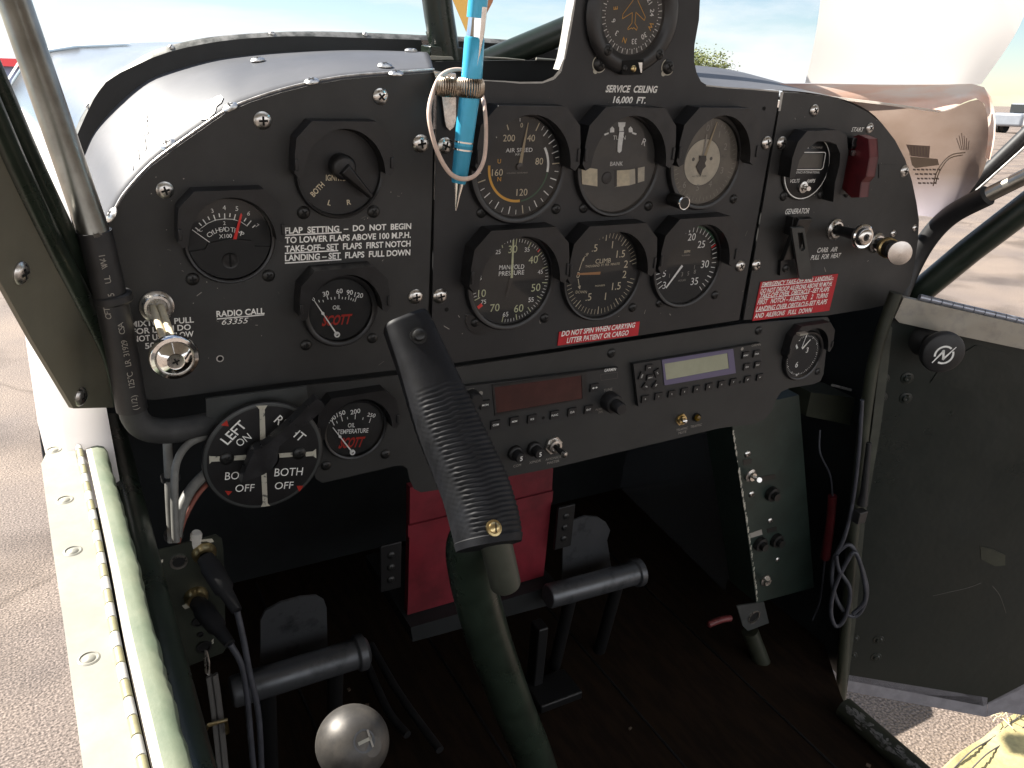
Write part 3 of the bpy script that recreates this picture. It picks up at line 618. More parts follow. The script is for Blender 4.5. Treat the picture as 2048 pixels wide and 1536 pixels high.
rpn = thing('instrument_panel', 'dark right panel curving down beside the poster, with generator and carb air controls', 'instrument panel', (.42, 0, .04), 'black instrument panels')
q = fpx(PANEL, 0, [(1567, 185), (1600, 186), (1640, 191), (1672, 197), (1700, 206), (1735, 224), (1765, 248), (1790, 280), (1810, 318), (1824, 362), (1833, 405), (1838, 440), (1836, 480), (1826, 545), (1812, 600), (1740, 617), (1654, 631), (1487, 640), (1558, 222)])
m = MB(); m.prism(PANEL, q, -.0016, 0, 'panel_grey', side=edge_side(lambda a, b: (a[1] + b[1]) / 2 > .12)); build('face_plate', m, rpn, smooth=0, bevel=.0003)
m = MB(); chip(m, PANEL, [(1564, 184), (1562, 200), (1559, 222)], [.0040, .0030, .0022], .0002, 'hinge_white'); build('paint_chips', m, rpn, smooth=0)
Zg = (1480, 170, .19531); m = MB()
tl(m, PANEL, 'START', (1145, 455), (1265, 458), 42, 'white_paint', .0003, Zg, shear=.2, bold=.008); tl(m, PANEL, 'GENERATOR', (465, 1297), (713, 1287), 50, 'white_paint', .0003, Zg, shear=.2, bold=.012)
tl(m, PANEL, 'CARB.  AIR', (793, 515), (1000, 503), 44, 'white_paint', .0003, Ze, shear=.2, bold=.010); tl(m, PANEL, 'PULL  FOR  HEAT', (730, 590), (1030, 566), 44, 'white_paint', .0003, Ze, shear=.2, bold=.010)
build('lettering', m, rpn, smooth=0)
for p, r in [((1563, 286), .0060), ((1512, 530), .0058), ((1628, 221), .0055), ((1739, 256), .005), ((1808, 342), .0062), ((1786, 467), .0042), ((1829, 456), .004)]: pscrew(PANEL, p, r, rpn)
m = MB(); k = fpx(PANEL, 0, [(1757, 328), (1800, 330), (1800, 356), (1757, 356)]); m.prism(PANEL, k, .0002, .0007, 'panel_grey'); build('label_strip', m, rpn, smooth=0)

specks(rpn, 60, [(1575, 215), (1790, 600)], 5)
LW = F((0, -.003, 0), (1, 0, 0), (0, 0, 1), (0, -1, 0))
sp = thing('radio_console', 'lower black panel carrying two radios, fuse buttons and toggles', 'radio panel', (.15, 0, -.13), 'black instrument panels')
rp_ = [(613, 771), (730, 759), (864, 742), (1170, 696), (1480, 649), (1655, 634), (1659, 640), (1647, 748), (1641, 762), (1628, 768), (1580, 776), (1562, 784), (1552, 800), (1543, 822), (1530, 838), (1508, 848), (1440, 856), (1106, 936), (905, 975), (842, 985), (828, 978), (819, 958), (815, 938), (806, 931), (790, 932), (645, 966), (632, 958), (626, 940)]
m = MB(); m.prism(LW, fpx(LW, 0, rp_), -.0016, 0, 'radio_plate'); build('face_plate', m, sp, smooth=0, bevel=.0004)
for p in [(1223, 706), (1517, 661)]: pscrew(LW, p, .0046, sp, 'black_screw')
Zq = (900, 640, .33203); m = MB()
for t, c, h in [('COM', (405, 877), 14), ('XPNDR', (513, 853), 14), ('AVIONICS', (622, 832), 14), ('MASTER', (622, 855), 14), ('TRAFFIC', (1398, 657), 14), ('MUTE', (1400, 677), 14), ('TRAFFIC', (1483, 637), 14)]: tp(m, LW, t, c, h, 'dim_paint', .0003, Zq)
build('lettering', m, sp, smooth=0)

# ================================================================== DIALS
GRP = 'round panel dials'; HDZ = 0.0
def hood(parent, cx, cz, kind, tab=True, w0=0.0, dep=None, s=1.0):
    global HDZ
    big = kind == 'large'; k = (1.0 if big else .75) * s
    d = dep or (.0165 if big else .015); fr = pf(cx, cz + HDZ)
    outer = [(-.0455, .004), (-.0445, .020), (-.0425, .033), (-.029, .0468), (.029, .0468), (.0425, .033), (.0445, .020), (.0455, .004), (.042, -.001)]
    inner = []
    for j in range(0, 25): t = rad(2 + 176 * j / 24); inner.append((.0374 * math.cos(t), .0408 * math.sin(t)))
    pts = [(a * k, b * k) for a, b in outer] + [(a * k, b * k) for a, b in inner] + [(-.042 * k, -.001 * k)]
    mm = MB(); mm.prism(fr, pts, w0, d, 'hood_black')
    for sx in (-1, 1):                                                                                  # little moulded ribs on the cheeks
        mm.fbox(fr, sx * .0435 * k - .0012, sx * .0435 * k + .0012, .006 * k, .016 * k, d, d + .0012, 'hood_black')
    o = build('light_shield', mm, parent, smooth=35, bevel=.0016, segs=3)
    return o
def dial(label, cx, cz, R, bez, face='dial_black', kind='large', screws=(), shield=True, hub=None, group=GRP, name='dial_gauge', cat='gauge', glass=True, w=0.0, hs=1.0, hdep=None, sr=.0042):
    t = thing(name, label, cat, (cx, -w, cz), group); fr = pf(cx, cz, -w); h = .0048
    mm = MB(); mm.lathe(fr.o, fr.n, [(bez, 0), (bez, h * .55), (bez - .0012, h), (R + .0018, h), (R + .0004, h * .8), (R, .0008)], 'bezel_black', 56); build('bezel', mm, t)
    mm = MB(); mm.disc(fr, 0, 0, R + .0006, .0009, face, 56); d = build('dial_face', mm, t, smooth=0)
    if glass: mm = MB(); mm.disc(fr, 0, 0, R + .0003, .0036, 'gauge_glass', 56); build('glass', mm, t, smooth=0)
    if shield: hood(t, cx, cz, kind, s=hs, dep=hdep)
    for p in screws: pscrew(pf(0, 0, -w), p, sr, t, 'black_screw', .0001)
    return t, fr, d
def needle(t, fr, tip, tail, w0, w1, wd, m, Z, hub=.0035, hubm='bezel_black', lift=.0022):
    k = fpx(fr, lift, [tail, tip], Z); mm = MB(); mm.line(fr, k[0], k[1], w0, lift, m, w1); o = build('needle', mm, t, smooth=0)
    if hub: mm = MB(); mm.lathe(fr.p(k[0][0], k[0][1], .001), fr.n, [(hub, 0), (hub, lift), (0, lift + .0003)], hubm, 20); build('hub', mm, t)
    return o
W = .0012
Zd = (940, 200, .29297)
# airspeed
t, fr, d = dial('airspeed dial reading 0 to 200 with yellow and white arcs, right of the pen', .0150, .0839, .0378, .0437, screws=[(963, 425), (1112, 418)])
m = MB()
for s, c, h in [('0', (353, 172), 30), ('200', (267, 260), 45), ('40', (417, 260), 45), ('80', (473, 418), 45), ('120', (355, 630), 46), ('160', (187, 495), 46)]: tp(m, fr, s, c, h, 'cream_paint', W, Zd)
tp(m, fr, 'U', (200, 418), 30, 'amber_paint', W, Zd); tp(m, fr, 'N', (200, 540), 30, 'amber_paint', W, Zd)
tl(m, fr, 'AIR SPEED', (245, 344), (427, 340), 28, 'white_paint', W, Zd); tp(m, fr, 'M.P.H.', (335, 372), 15, 'white_paint', W, Zd); tl(m, fr, 'KOLLSMAN  INSTRUMENT', (252, 500), (395, 496), 9, 'dim_paint', W, Zd)
aa = [(28 + (a - 28) * 1.0) for a in range(0, 1)]
SC = [(0, -3), (40, 25), (80, 86), (120, 170), (160, 253), (200, 338)]
def sang(v):
    for (a, x), (b, y) in zip(SC, SC[1:]):
        if v <= b: return x + (y - x) * (v - a) / (b - a)
for v in range(40, 201, 5):
    mj = v % 40 == 0; md = v % 10 == 0; m.tick(fr, 0, 0, sang(v), .0300 if mj else (.0305 if md else .0328), .0365, .0008 if md else .0005, W, 'cream_paint' if mj else 'white_paint')
m.tick(fr, 0, 0, -3, .034, .0365, .0005, W, 'white_paint')
m.ring(fr, 0, 0, .0252, .0272, W, 'white_paint', 56, 99); m.ring(fr, 0, 0, .0258, .0270, W, 'green_paint', 100, 172); m.ring(fr, 0, 0, .0250, .0270, W, 'amber_paint', 174, 274)
build('markings', m, d, smooth=0); needle(t, fr, (398, 155), (340, 455), .0034, .0006, 0, 'tan_needle', Zd, hub=.003)
# turn and bank
t, fr, d = dial('turn and bank dial with white pointer and cream curved level tube', .1088, .0839, .0384, .0428, 'dial_grey', screws=[(1167, 416), (1297, 412)])
m = MB()
def ppoly(m, fr, w, pts, mt, Z): m.prism(fr, fpx(fr, w, pts, Z), w - .0002, w, mt)
for P_ in [[(1012, 152), (1062, 152), (1058, 180), (1048, 188), (1050, 212), (1018, 212), (1020, 188), (1014, 180)], [(957, 196), (972, 180), (985, 196), (985, 220), (957, 222)], [(1083, 196), (1097, 180), (1110, 196), (1112, 222), (1085, 220)], [(916, 232), (946, 221), (948, 231), (920, 243)], [(1110, 219), (1138, 228), (1134, 239), (1106, 230)]]: ppoly(m, fr, W, P_, 'white_paint', Zd)
tp(m, fr, 'L', (850, 305), 42, 'white_paint', W, Zd, rot=40); tp(m, fr, 'R', (1190, 288), 46, 'white_paint', W, Zd, rot=-18); tp(m, fr, 'TURN', (1020, 257), 28, 'white_paint', W, Zd); tp(m, fr, 'BANK', (1001, 435), 28, 'white_paint', W, Zd)
build('markings', m, d, smooth=0)
m = MB(); m.prism(fr, fpx(fr, .0022, [(1020, 216), (1052, 218), (1040, 300), (1034, 350), (1020, 362), (1008, 352), (1010, 290)], Zd), .0018, .0022, 'white_paint'); build('needle', m, t, smooth=0)
m = MB(); lo = [(762, 455), (870, 472), (985, 482), (1090, 476), (1192, 455)]; hi = [(766, 575), (870, 590), (985, 594), (1090, 582), (1190, 552)]
for i0, i1, mt in [(0, 1, 'cream_paint'), (2, 3, 'cream_paint'), (3, 4, 'dial_cream')]: ppoly(m, fr, .0016, [lo[i0], lo[i1], hi[i1], hi[i0]], mt, Zd)
ppoly(m, fr, .0016, [lo[1], lo[2], hi[2], hi[1]], 'dial_grey', Zd); ppoly(m, fr, .0018, [(1128, 462), (1146, 460), (1146, 570), (1130, 574)], 'bezel_black', Zd); ppoly(m, fr, .0018, [(984, 476), (1003, 476), (1003, 590), (984, 594)], 'bezel_black', Zd); build('level_tube', m, t, smooth=0)
m = MB(); u, v = fpx(fr, .002, [(935, 532)], Zd)[0]; m.lathe(fr.p(u, v, .0016), fr.n, [(.0052, 0), (.0045, .0009), (.002, .0014), (0, .0016)], 'rubber', 20); build('level_ball', m, t)
# altimeter
t, fr, d = dial('tan faced altimeter with a pale inner disc and a setting knob', .2025, .0848, .0366, .0420, 'dial_tan', screws=[(1467, 398)])
m = MB(); m.disc(fr, -.0035, -.0005, .0200, W, 'dial_cream', 40); m.ring(fr, -.0035, -.0005, .0198, .0206, W + .0001, 'faint_paint')
for k in range(50): m.tick(fr, 0, 0, k * 7.2, .0315 if k % 5 else .030, .0345, .0004, W, 'dim_paint')
for s, c in [('0', (1625, 190)), ('1', (1703, 235)), ('2', (1745, 318)), ('3', (1720, 480)), ('4', (1640, 572)), ('5', (1555, 597)), ('6', (1465, 578))]: tp(m, fr, s, c, 42, 'dim_paint', W, Zd)
tl(m, fr, 'ALT', (1715, 385), (1755, 380), 18, 'faint_paint', W, Zd); tl(m, fr, 'ALTIMETER', (1515, 521), (1615, 519), 10, 'faint_paint', W + .0002, Zd)
for c in [(1524, 405), (1645, 400)]: u, v = fpx(fr, W, [c], Zd)[0]; m.disc(fr, u, v, .0016, W + .0002, 'faint_paint', 16)
build('markings', m, d, smooth=0); needle(t, fr, (1688, 150), (1600, 395), .0030, .0009, 0, 'tan_needle', Zd, hub=None); needle(t, fr, (1617, 235), (1592, 400), .0026, .0014, 0, 'dim_paint', Zd, hub=None, lift=.0019)
m = MB(); m.prism(fr, fpx(fr, .0026, [(1567, 380), (1612, 380), (1615, 408), (1604, 430), (1612, 452), (1590, 475), (1575, 518), (1560, 490), (1545, 455), (1560, 430), (1570, 410)], Zd), .0020, .0026, 'bezel_black'); build('hub', m, t, smooth=0)
m = MB(); a = U(1352, 390, -.006); b = U(1369, 405, -.020); b = V(a.x + .006, -.020, a.z); ax = V(0, -1, 0); b = U(1368, 406, -.018); a = V(b.x, -.002, b.z)
m.lathe(a, ax, [(.0058, 0), (.0058, .0155), (.0050, .0168), (0, .0168)], 'black_screw', 24); build('knob', m, t)
m = MB(); m.lathe(a, ax, [(.0058, .0148), (.0061, .0160), (.0056, .0170), (.0050, .0169)], 'chrome', 24); build('knob_ring', m, t)
# manifold pressure
t, fr, d = dial('manifold pressure dial with pale green needle standing straight up at 30', .0147, -.0073, .0367, .0418, 'dial_black', screws=[(1089, 636)])
m = MB()
for s, c, h in [('10', (82, 1320), 50), ('15', (65, 1216), 28), ('25', (192, 1037), 28), ('30', (293, 1018), 50), ('35', (390, 1021), 30), ('40', (432, 1090), 50), ('45', (480, 1173), 28), ('50', (450, 1280), 50), ('55', (417, 1363), 30), ('60', (333, 1422), 50), ('65', (243, 1463), 30), ('70', (170, 1418), 50), ('75', (93, 1378), 28)]: tp(m, fr, s, c, h, 'lume' if h > 40 else 'white_paint', W, Zd)
tl(m, fr, 'MANIFOLD', (200, 1143), (370, 1137), 30, 'white_paint', W, Zd); tl(m, fr, 'PRESSURE', (197, 1187), (370, 1175), 30, 'white_paint', W, Zd)
for k in range(66): m.tick(fr, 0, 0, -112 + k * 4.65, .0300 if k % 5 == 0 else .0325, .0352, .0007 if k % 5 == 0 else .0004, W, 'lume' if k % 5 == 0 else 'white_paint')
m.tick(fr, 0, 0, 236, .031, .0355, .003, W + .0001, 'red_needle'); m.tick(fr, 0, 0, 45, .0325, .0355, .0012, W + .0001, 'red_needle')
build('markings', m, d, smooth=0); needle(t, fr, (297, 955), (285, 1215), .0022, .0014, 0, 'lume', Zd, hub=None)
m = MB(); k = fpx(fr, .002, [(282, 1215), (250, 1345)], Zd); m.line(fr, k[0], k[1], .0030, .0020, 'bezel_black', .0016); build('needle_tail', m, t, smooth=0)
m = MB(); fr0 = pf(0, 0, -.0002); k = [(933, 630), (932, 645), (938, 660), (952, 669), (968, 671), (983, 664), (995, 655), (960, 630)]; m.prism(fr0, fpx(fr0, .001, k), 0, .0012, 'bezel_black', side=lambda a, b: 'bare_edge'); build('mounting_ear', m, t, smooth=0, bevel=.0002); pscrew(fr0, (950, 645), .0036, t, 'black_screw', .0013)
# climb
t, fr, d = dial('climb rate dial with a brown needle lying level at zero', .1050, -.0089, .0386, .0420, 'dial_black', screws=[(1265, 615)])
m = MB()
for s, c, h in [('.5', (852, 1010), 48), ('1', (973, 988), 48), ('1.5', (1030, 1050), 48), ('2', (1065, 1120), 48), ('2', (1055, 1190), 48), ('1.5', (1000, 1270), 48), ('1', (925, 1340), 48), ('.5', (810, 1345), 48), ('0', (738, 1195), 40)]: tp(m, fr, s, c, h, 'cream_paint', W, Zd)
tl(m, fr, 'CLIMB', (857, 1102), (962, 1094), 30, 'cream_paint', W, Zd); tl(m, fr, 'THOUSAND  FT. PER  MINUTE', (788, 1137), (1022, 1117), 15, 'cream_paint', W, Zd)
tp(m, fr, 'UP', (795, 1057), 20, 'cream_paint', W, Zd, rot=15); tp(m, fr, 'DOWN', (760, 1311), 18, 'cream_paint', W, Zd, rot=-5); tl(m, fr, 'PIONEER', (855, 1270), (922, 1264), 11, 'cream_paint', W, Zd)
for a in range(-84, 265, 6):
    mj = round(a) in (-48, 0, 36, 72, 108, 144, 180, 222)
    if not 82 < a < 98: m.tick(fr, 0, 0, a, .0295 if mj else .0318, .0365, .0007 if mj else .0004, W, 'cream_paint')
for A_, B_, C1 in [((745, 1165), (768, 1095), (782, 1072)), ((738, 1222), (746, 1270), (750, 1292))]:
    k = fpx(fr, W, [A_, B_, C1], Zd); m.line(fr, k[0], k[1], .0006, W, 'cream_paint'); m.line(fr, k[1], k[2], .0030, W, 'cream_paint', .0003)
build('markings', m, d, smooth=0); needle(t, fr, (674, 1191), (890, 1182), .0026, .0012, 0, 'brown_needle', Zd, hub=None)
# tachometer
t, fr, d = dial('engine speed dial marked up to 35 with white needle pointing down left', .1991, -.0076, .0368, .0412, 'dial_black', screws=[(1319, 606), (1430, 590)])
m = MB()
for s, c, h in [('3', (1327, 1265), 46), ('5', (1327, 1185), 42), ('20', (1515, 935), 46), ('25', (1580, 985), 46), ('30', (1605, 1120), 48), ('35', (1533, 1237), 46)]: tp(m, fr, s, c, h, 'white_paint', W, Zd)
tp(m, fr, 'RPM', (1483, 1035), 18, 'cream_paint', W, Zd); tp(m, fr, 'HUNDREDS', (1475, 1060), 9, 'dim_paint', W, Zd); tp(m, fr, 'HOURS', (1448, 1231), 13, 'dim_paint', W, Zd)
for a in range(-125, 140, 8):
    m.tick(fr, 0, 0, a, .0302, .0355, .0009 if a % 5 == 0 else .0006, W, 'white_paint')
m.tick(fr, 0, 0, 62, .030, .0358, .0012, W + .0001, 'red_needle'); m.ring(fr, 0, 0, .0345, .0362, W, 'green_paint', 10, 58)
for k, (s, c) in enumerate([('1', (1362, 1200)), ('1', (1405, 1196)), ('3', (1448, 1190)), ('5', (1490, 1184)), ('8', (1535, 1172)), ('1', (1533, 1140))]): tp(m, fr, s, c, 26, 'dim_paint', W, Zd)
build('markings', m, d, smooth=0); needle(t, fr, (1338, 1283), (1450, 1130), .0026, .0016, 0, 'white_paint', Zd, hub=None)
# cylinder head temperature
Zc = (340, 200, .25391)
t, fr, d = dial('cylinder head temperature dial with a bright red needle', -.2045, .0411, .0272, .0303, 'dial_black', 'small', [(385, 558), (537, 551)], hs=1.0, sr=.0044)
m = MB()
for s, c, h, r_ in [('3', (333, 872), 32, 12), ('4', (427, 848), 36, 0), ('5', (527, 855), 36, -6), ('6', (620, 893), 34, -18), ('7', (688, 990), 30, -35), ('°C', (235, 1030), 24, 30), ('2', (428, 970), 28, 0)]: tp(m, fr, s, c, h, 'white_paint', W, Zc, rot=r_)
for s, c, r_ in zip('CYL HEAD TEMP', [(308, 1062), (330, 1048), (350, 1035), (362, 1030), (376, 1026), (400, 1022), (424, 1019), (450, 1018), (470, 1018), (492, 1022), (518, 1030), (545, 1045), (570, 1057)], [30, 26, 20, 0, 12, 8, 4, -2, 0, -8, -14, -20, -26]):
    if s.strip(): tp(m, fr, s, c, 36, 'white_paint', W, Zc, rot=r_)
tp(m, fr, 'X100', (437, 1072), 30, 'white_paint', W, Zc, bold=.01)
T0 = [(175, 1022), (200, 1005), (228, 968), (258, 940), (298, 918), (343, 905), (386, 893), (430, 893), (474, 892), (516, 900), (600, 930), (640, 950), (672, 985)]
cc = (440, 1190)
for i, p in enumerate(T0[1:]):
    l = .16 if i % 2 == 0 else .10; k = fpx(fr, W, [p, (p[0] + (cc[0] - p[0]) * l, p[1] + (cc[1] - p[1]) * l)], Zc); m.line(fr, k[0], k[1], .0007, W, 'white_paint')
arc_ = fpx(fr, W, [(248, 1008), (300, 970), (360, 945), (430, 936), (500, 940), (560, 960), (610, 995)], Zc)
for a, b in zip(arc_, arc_[1:]): m.line(fr, a, b, .0004, W, 'white_paint')
k = fpx(fr, W, [(175, 1022), (355, 1152)], Zc); m.line(fr, k[0], k[1], .0005, W, 'white_paint'); build('markings', m, d, smooth=0)
m = MB(); m.prism(fr, fpx(fr, .002, [(487, 1133), (515, 1133), (568, 905), (560, 890), (552, 905)], Zc), .0018, .0024, 'red_needle'); build('needle', m, t, smooth=0)
m = MB(); pts = [(-.026, -.0065), (-.016, -.0055), (-.014, -.0015), (0, .0005), (.014, -.0015), (.016, -.0055), (.026, -.0065)] + [(.0268 * math.cos(rad(a)), .0268 * math.sin(rad(a))) for a in range(-16, -165, -8)]
m.prism(fr, pts, .0014, .0028, 'dial_black'); build('lower_cover', m, t, smooth=0, bevel=.0004); k = fpx(fr, .003, [(475, 1265)], Zc)[0]; screw(fr, k[0], k[1], .0055, .0026, t, 'black_screw', flat=.1, rot=90, slot=True)
# ignition switch
t, fr, d = dial('black ignition switch with a lever and cream words both, L and R', -.1278, .0832, .0288, .0316, 'fuel_black', 'small', [(607, 425), (747, 423)], hs=1.02, name='ignition_switch', cat='switch', glass=False, sr=.0046)
m = MB(); tl(m, fr, 'IGNITION', (1228, 612), (1420, 615), 44, 'cream_paint', W, Zc, bold=.02); tl(m, fr, 'BOTH', (1118, 750), (1205, 658), 44, 'cream_paint', W, Zc, bold=.015); tp(m, fr, 'L', (1257, 810), 40, 'cream_paint', W, Zc, rot=-18, bold=.015); tp(m, fr, 'R', (1409, 805), 38, 'cream_paint', W, Zc, rot=6, bold=.02)
build('markings', m, d, smooth=0)
m = MB(); a = U(zz(Zc, (1350, 520))[0], zz(Zc, (1350, 520))[1], -.004); m.lathe(V(a.x, -.002, a.z), (0, -1, 0), [(.0085, 0), (.0085, .008), (.007, .010), (0, .0105)], 'hood_black', 28); b = U(*zz(Zc, (1590, 765)), -.011); a2 = U(*zz(Zc, (1370, 540)), -.013)
dv = (b - a2); wv = V(-dv.z, 0, dv.x).normalized(); m.add([a2 + wv * .0055 + V(0, .004, 0), a2 - wv * .0055 + V(0, .004, 0), b - wv * .0022 + V(0, .003, 0), b + wv * .0022 + V(0, .003, 0), a2 + wv * .0035 + V(0, -.004, 0), a2 - wv * .0035 + V(0, -.004, 0), b - wv * .001 + V(0, -.001, 0), b + wv * .001 + V(0, -.001, 0)], [(3, 2, 1, 0), (4, 5, 6, 7), (0, 1, 5, 4), (1, 2, 6, 5), (2, 3, 7, 6), (3, 0, 4, 7)], 'hood_black'); build('lever', m, t, smooth=35, bevel=.0008)
# oil pressure
Zo = (240, 500, .30273)
t, fr, d = dial('oil pressure dial with numbers to 120 and red lettering, below the flap words', -.1292, -.0166, .0238, .0286, 'dial_black', 'small', [(612, 690), (745, 676)], sr=.0042)
def scott_dial(fr, d, t, Z, nums, oil, sc, tip, tail, ticks):
    m = MB()
    for s, c, h, r_ in nums: tp(m, fr, s, c, h, 'white_paint', W, Z, rot=r_, bold=.012)
    for s, a, b, h in oil: tl(m, fr, s, a, b, h, 'white_paint', W, Z, bold=.012)
    tl(m, fr, 'SCOTT', sc[0], sc[1], sc[2], 'red_logo', W, Z, shear=.25, bold=.035)
    for a, b in ticks: k = fpx(fr, W, [a, b], Z); m.line(fr, k[0], k[1], .0006, W, 'white_paint')
    build('markings', m, d, smooth=0)
    k = fpx(fr, .0022, [tail, tip], Z); mm = MB(); mm.line(fr, k[0], k[1], .0012, .0022, 'white_paint', .0006); md = Vector(k[0]).lerp(Vector(k[1]), .64); dv = (Vector(k[1]) - Vector(k[0])).normalized(); qv = Vector((-dv.y, dv.x))
    mm.poly(fr, [md - dv * .0025, md + qv * .0012, md + dv * .0025, md - qv * .0012], .0023, 'white_paint'); build('needle', mm, t, smooth=0)
    mm = MB(); mm.lathe(fr.p(*k[0], .0012), fr.n, [(.0022, 0), (.0022, .0012), (.001, .0014), (.001, .001)], 'white_paint', 20); build('hub', mm, t)
scott_dial(fr, d, t, Zo, [('30', (1360, 288), 30, 12), ('60', (1450, 272), 30, 2), ('90', (1518, 280), 30, -6), ('120', (1578, 298), 30, -14), ('0', (1278, 325), 24, 25)], [('OIL', (1405, 380), (1458, 379), 26)], ((1340, 470), (1527, 455), 60), (1285, 337), (1435, 560),
           [((1375, 327), (1366, 300)), ((1447, 322), (1447, 290)), ((1510, 328), (1514, 298)), ((1552, 342), (1562, 312)), ((1318, 345), (1312, 330)), ((1345, 345), (1340, 330)), ((1397, 328), (1394, 312)), ((1420, 326), (1419, 310)), ((1468, 325), (1470, 310)), ((1488, 327), (1491, 311)), ((1524, 332), (1529, 316)), ((1538, 338), (1544, 322))])
# oil temperature
Zt = (400, 740, .20508)
t, fr, d = dial('oil temperature dial with red lettering, between fuel selector and stick grip', -.1203, -.1155, .0232, .0266, 'dial_black', 'small', [(652, 931), (771, 908)], w=.003, hs=.98, sr=.0042)
scott_dial(fr, d, t, Zt, [('100', (1283, 478), 42, 28), ('150', (1375, 425), 42, 14), ('200', (1515, 405), 42, 2), ('250', (1672, 440), 36, -20)], [('OIL', (1443, 540), (1512, 537), 40), ('TEMPERATURE', (1340, 605), (1642, 588), 42)], ((1365, 715), (1595, 700), 90), (1295, 560), (1488, 805),
           [((1310, 540), (1290, 500)), ((1390, 500), (1378, 452)), ((1512, 480), (1516, 432)), ((1650, 515), (1666, 470)), ((1340, 520), (1330, 497)), ((1440, 480), (1437, 458)), ((1586, 485), (1592, 463))])
# clock
Zk = (1540, 620, .097656); HDZ = .004
t, fr, d = dial('small round clock with white hands in the corner of the radio panel', .3775, -.1205, .0245, .0285, 'dial_black', 'small', [(1635, 743)], w=.003, name='clock', cat='clock', hs=.97, hdep=.013, sr=.004)
m = MB()
for s, c, h in [('12', (580, 585), 95), ('3', (765, 820), 95), ('6', (548, 1120), 100), ('9', (360, 895), 95)]: tp(m, fr, s, c, h, 'white_paint', W, Zk, bold=.015)
for a in range(0, 360, 6): m.tick(fr, 0, 0, a, .0212, .0226, .0004, W, 'white_paint')
for a in range(0, 360, 30): m.tick(fr, 0, 0, a, .0205, .0226, .0008, W, 'white_paint')
u, v = fpx(fr, W, [(545, 1340)], Zk)[0]; m.disc(fr, u, v * .97, .0013, W, 'white_paint', 16); build('markings', m, d, smooth=0)
for tip, tail, a, b in [((505, 620), (560, 790), .0024, .0018), ((830, 605), (660, 795), .0024, .0014), ((760, 490), (650, 780), .001, .0008)]:
    k = fpx(fr, .002, [tail, tip], Zk); m = MB(); m.line(fr, k[0], k[1], a, .0020, 'white_paint', b); build('hand', m, t, smooth=0)
m = MB(); m.fbox(fr, -.030, -.0185, .0315, .0335, .012, .0175, 'sill_cream'); build('light_bracket', m, t)
# volt and amp meter
t = thing('electric_meter', 'round volts and amps meter with a grey screen under a leather hood', 'meter', (.329, 0, .077), GRP); fr = pf(.329, .077)
m = MB(); m.lathe(fr.o, fr.n, [(.0308, 0), (.0308, .0018), (.030, .0024), (0, .0024)], 'fuel_black', 48); d = build('dial_face', m, t)
m = MB(); w_ = .0026; m.ring(fr, 0, 0, .0283, .0293, w_, 'white_paint', n=64)
scr = fpx(fr, w_, [(610, 690), (868, 690), (878, 702), (850, 850), (830, 866), (500, 868)], Zg)
for a, b in zip(scr, scr[1:] + scr[:1]): m.line(fr, a, b, .0009, w_, 'white_paint')
tl(m, fr, 'ELECTRONICS INTERNATIONAL', (500, 895), (818, 893), 22, 'white_paint', w_, Zg, shear=.2); tl(m, fr, 'VOLTS', (512, 984), (610, 980), 34, 'white_paint', w_, Zg, shear=.2, bold=.01); tl(m, fr, 'AMPS', (682, 984), (770, 980), 34, 'white_paint', w_, Zg, shear=.2, bold=.01)
tl(m, fr, 'DISCHARGE', (737, 641), (845, 639), 20, 'dim_paint', w_, Zg, shear=.2); ppoly(m, fr, w_, [(690, 648), (705, 648), (697, 632)], 'white_paint', Zg); build('markings', m, d, smooth=0)
m = MB(); m.prism(fr, [(a * .97, b * .97) for a, b in fpx(fr, .0026, [(640, 702), (858, 702), (838, 848), (530, 852)], Zg)], .0024, .0026, 'lcd_grey'); build('screen', m, t, smooth=0)
a = U(*zz(Zg, (640, 1045)), -.003); m = MB(); m.lathe(V(a.x, -.002, a.z), (0, -1, 0), [(.0055, 0), (.0055, .0028), (.0035, .0032), (.0035, .005), (.0022, .0052)], 'steel', 20); b = U(*zz(Zg, (705, 1062)), -.013); m.tube([V(a.x, -.004, a.z), b], [.0015, .0022], 'steel', 10); build('toggle', m, t)
m = MB(); fro = pf(.329, .077); outer = [(-.0345, -.006), (-.036, .012), (-.033, .026), (-.024, .0355), (.016, .0365), (.030, .031), (.0365, .016), (.0385, -.005), (.039, -.030), (.031, -.031)]
inner = [(.0275, -.012), (.0285, .004), (.026, .015), (.018, .0235), (.006, .0265), (-.008, .0265), (-.020, .020), (-.0265, .010), (-.028, -.006)]
m.prism(fro, outer + inner, .0005, .0150, 'hood_black'); build('light_shield', m, t, smooth=35, bevel=.0022, segs=3)
for p in [(1567, 392), (1642, 389), (1694, 386)]: pscrew(PANEL, p, .0046, t, 'black_screw', .0001)
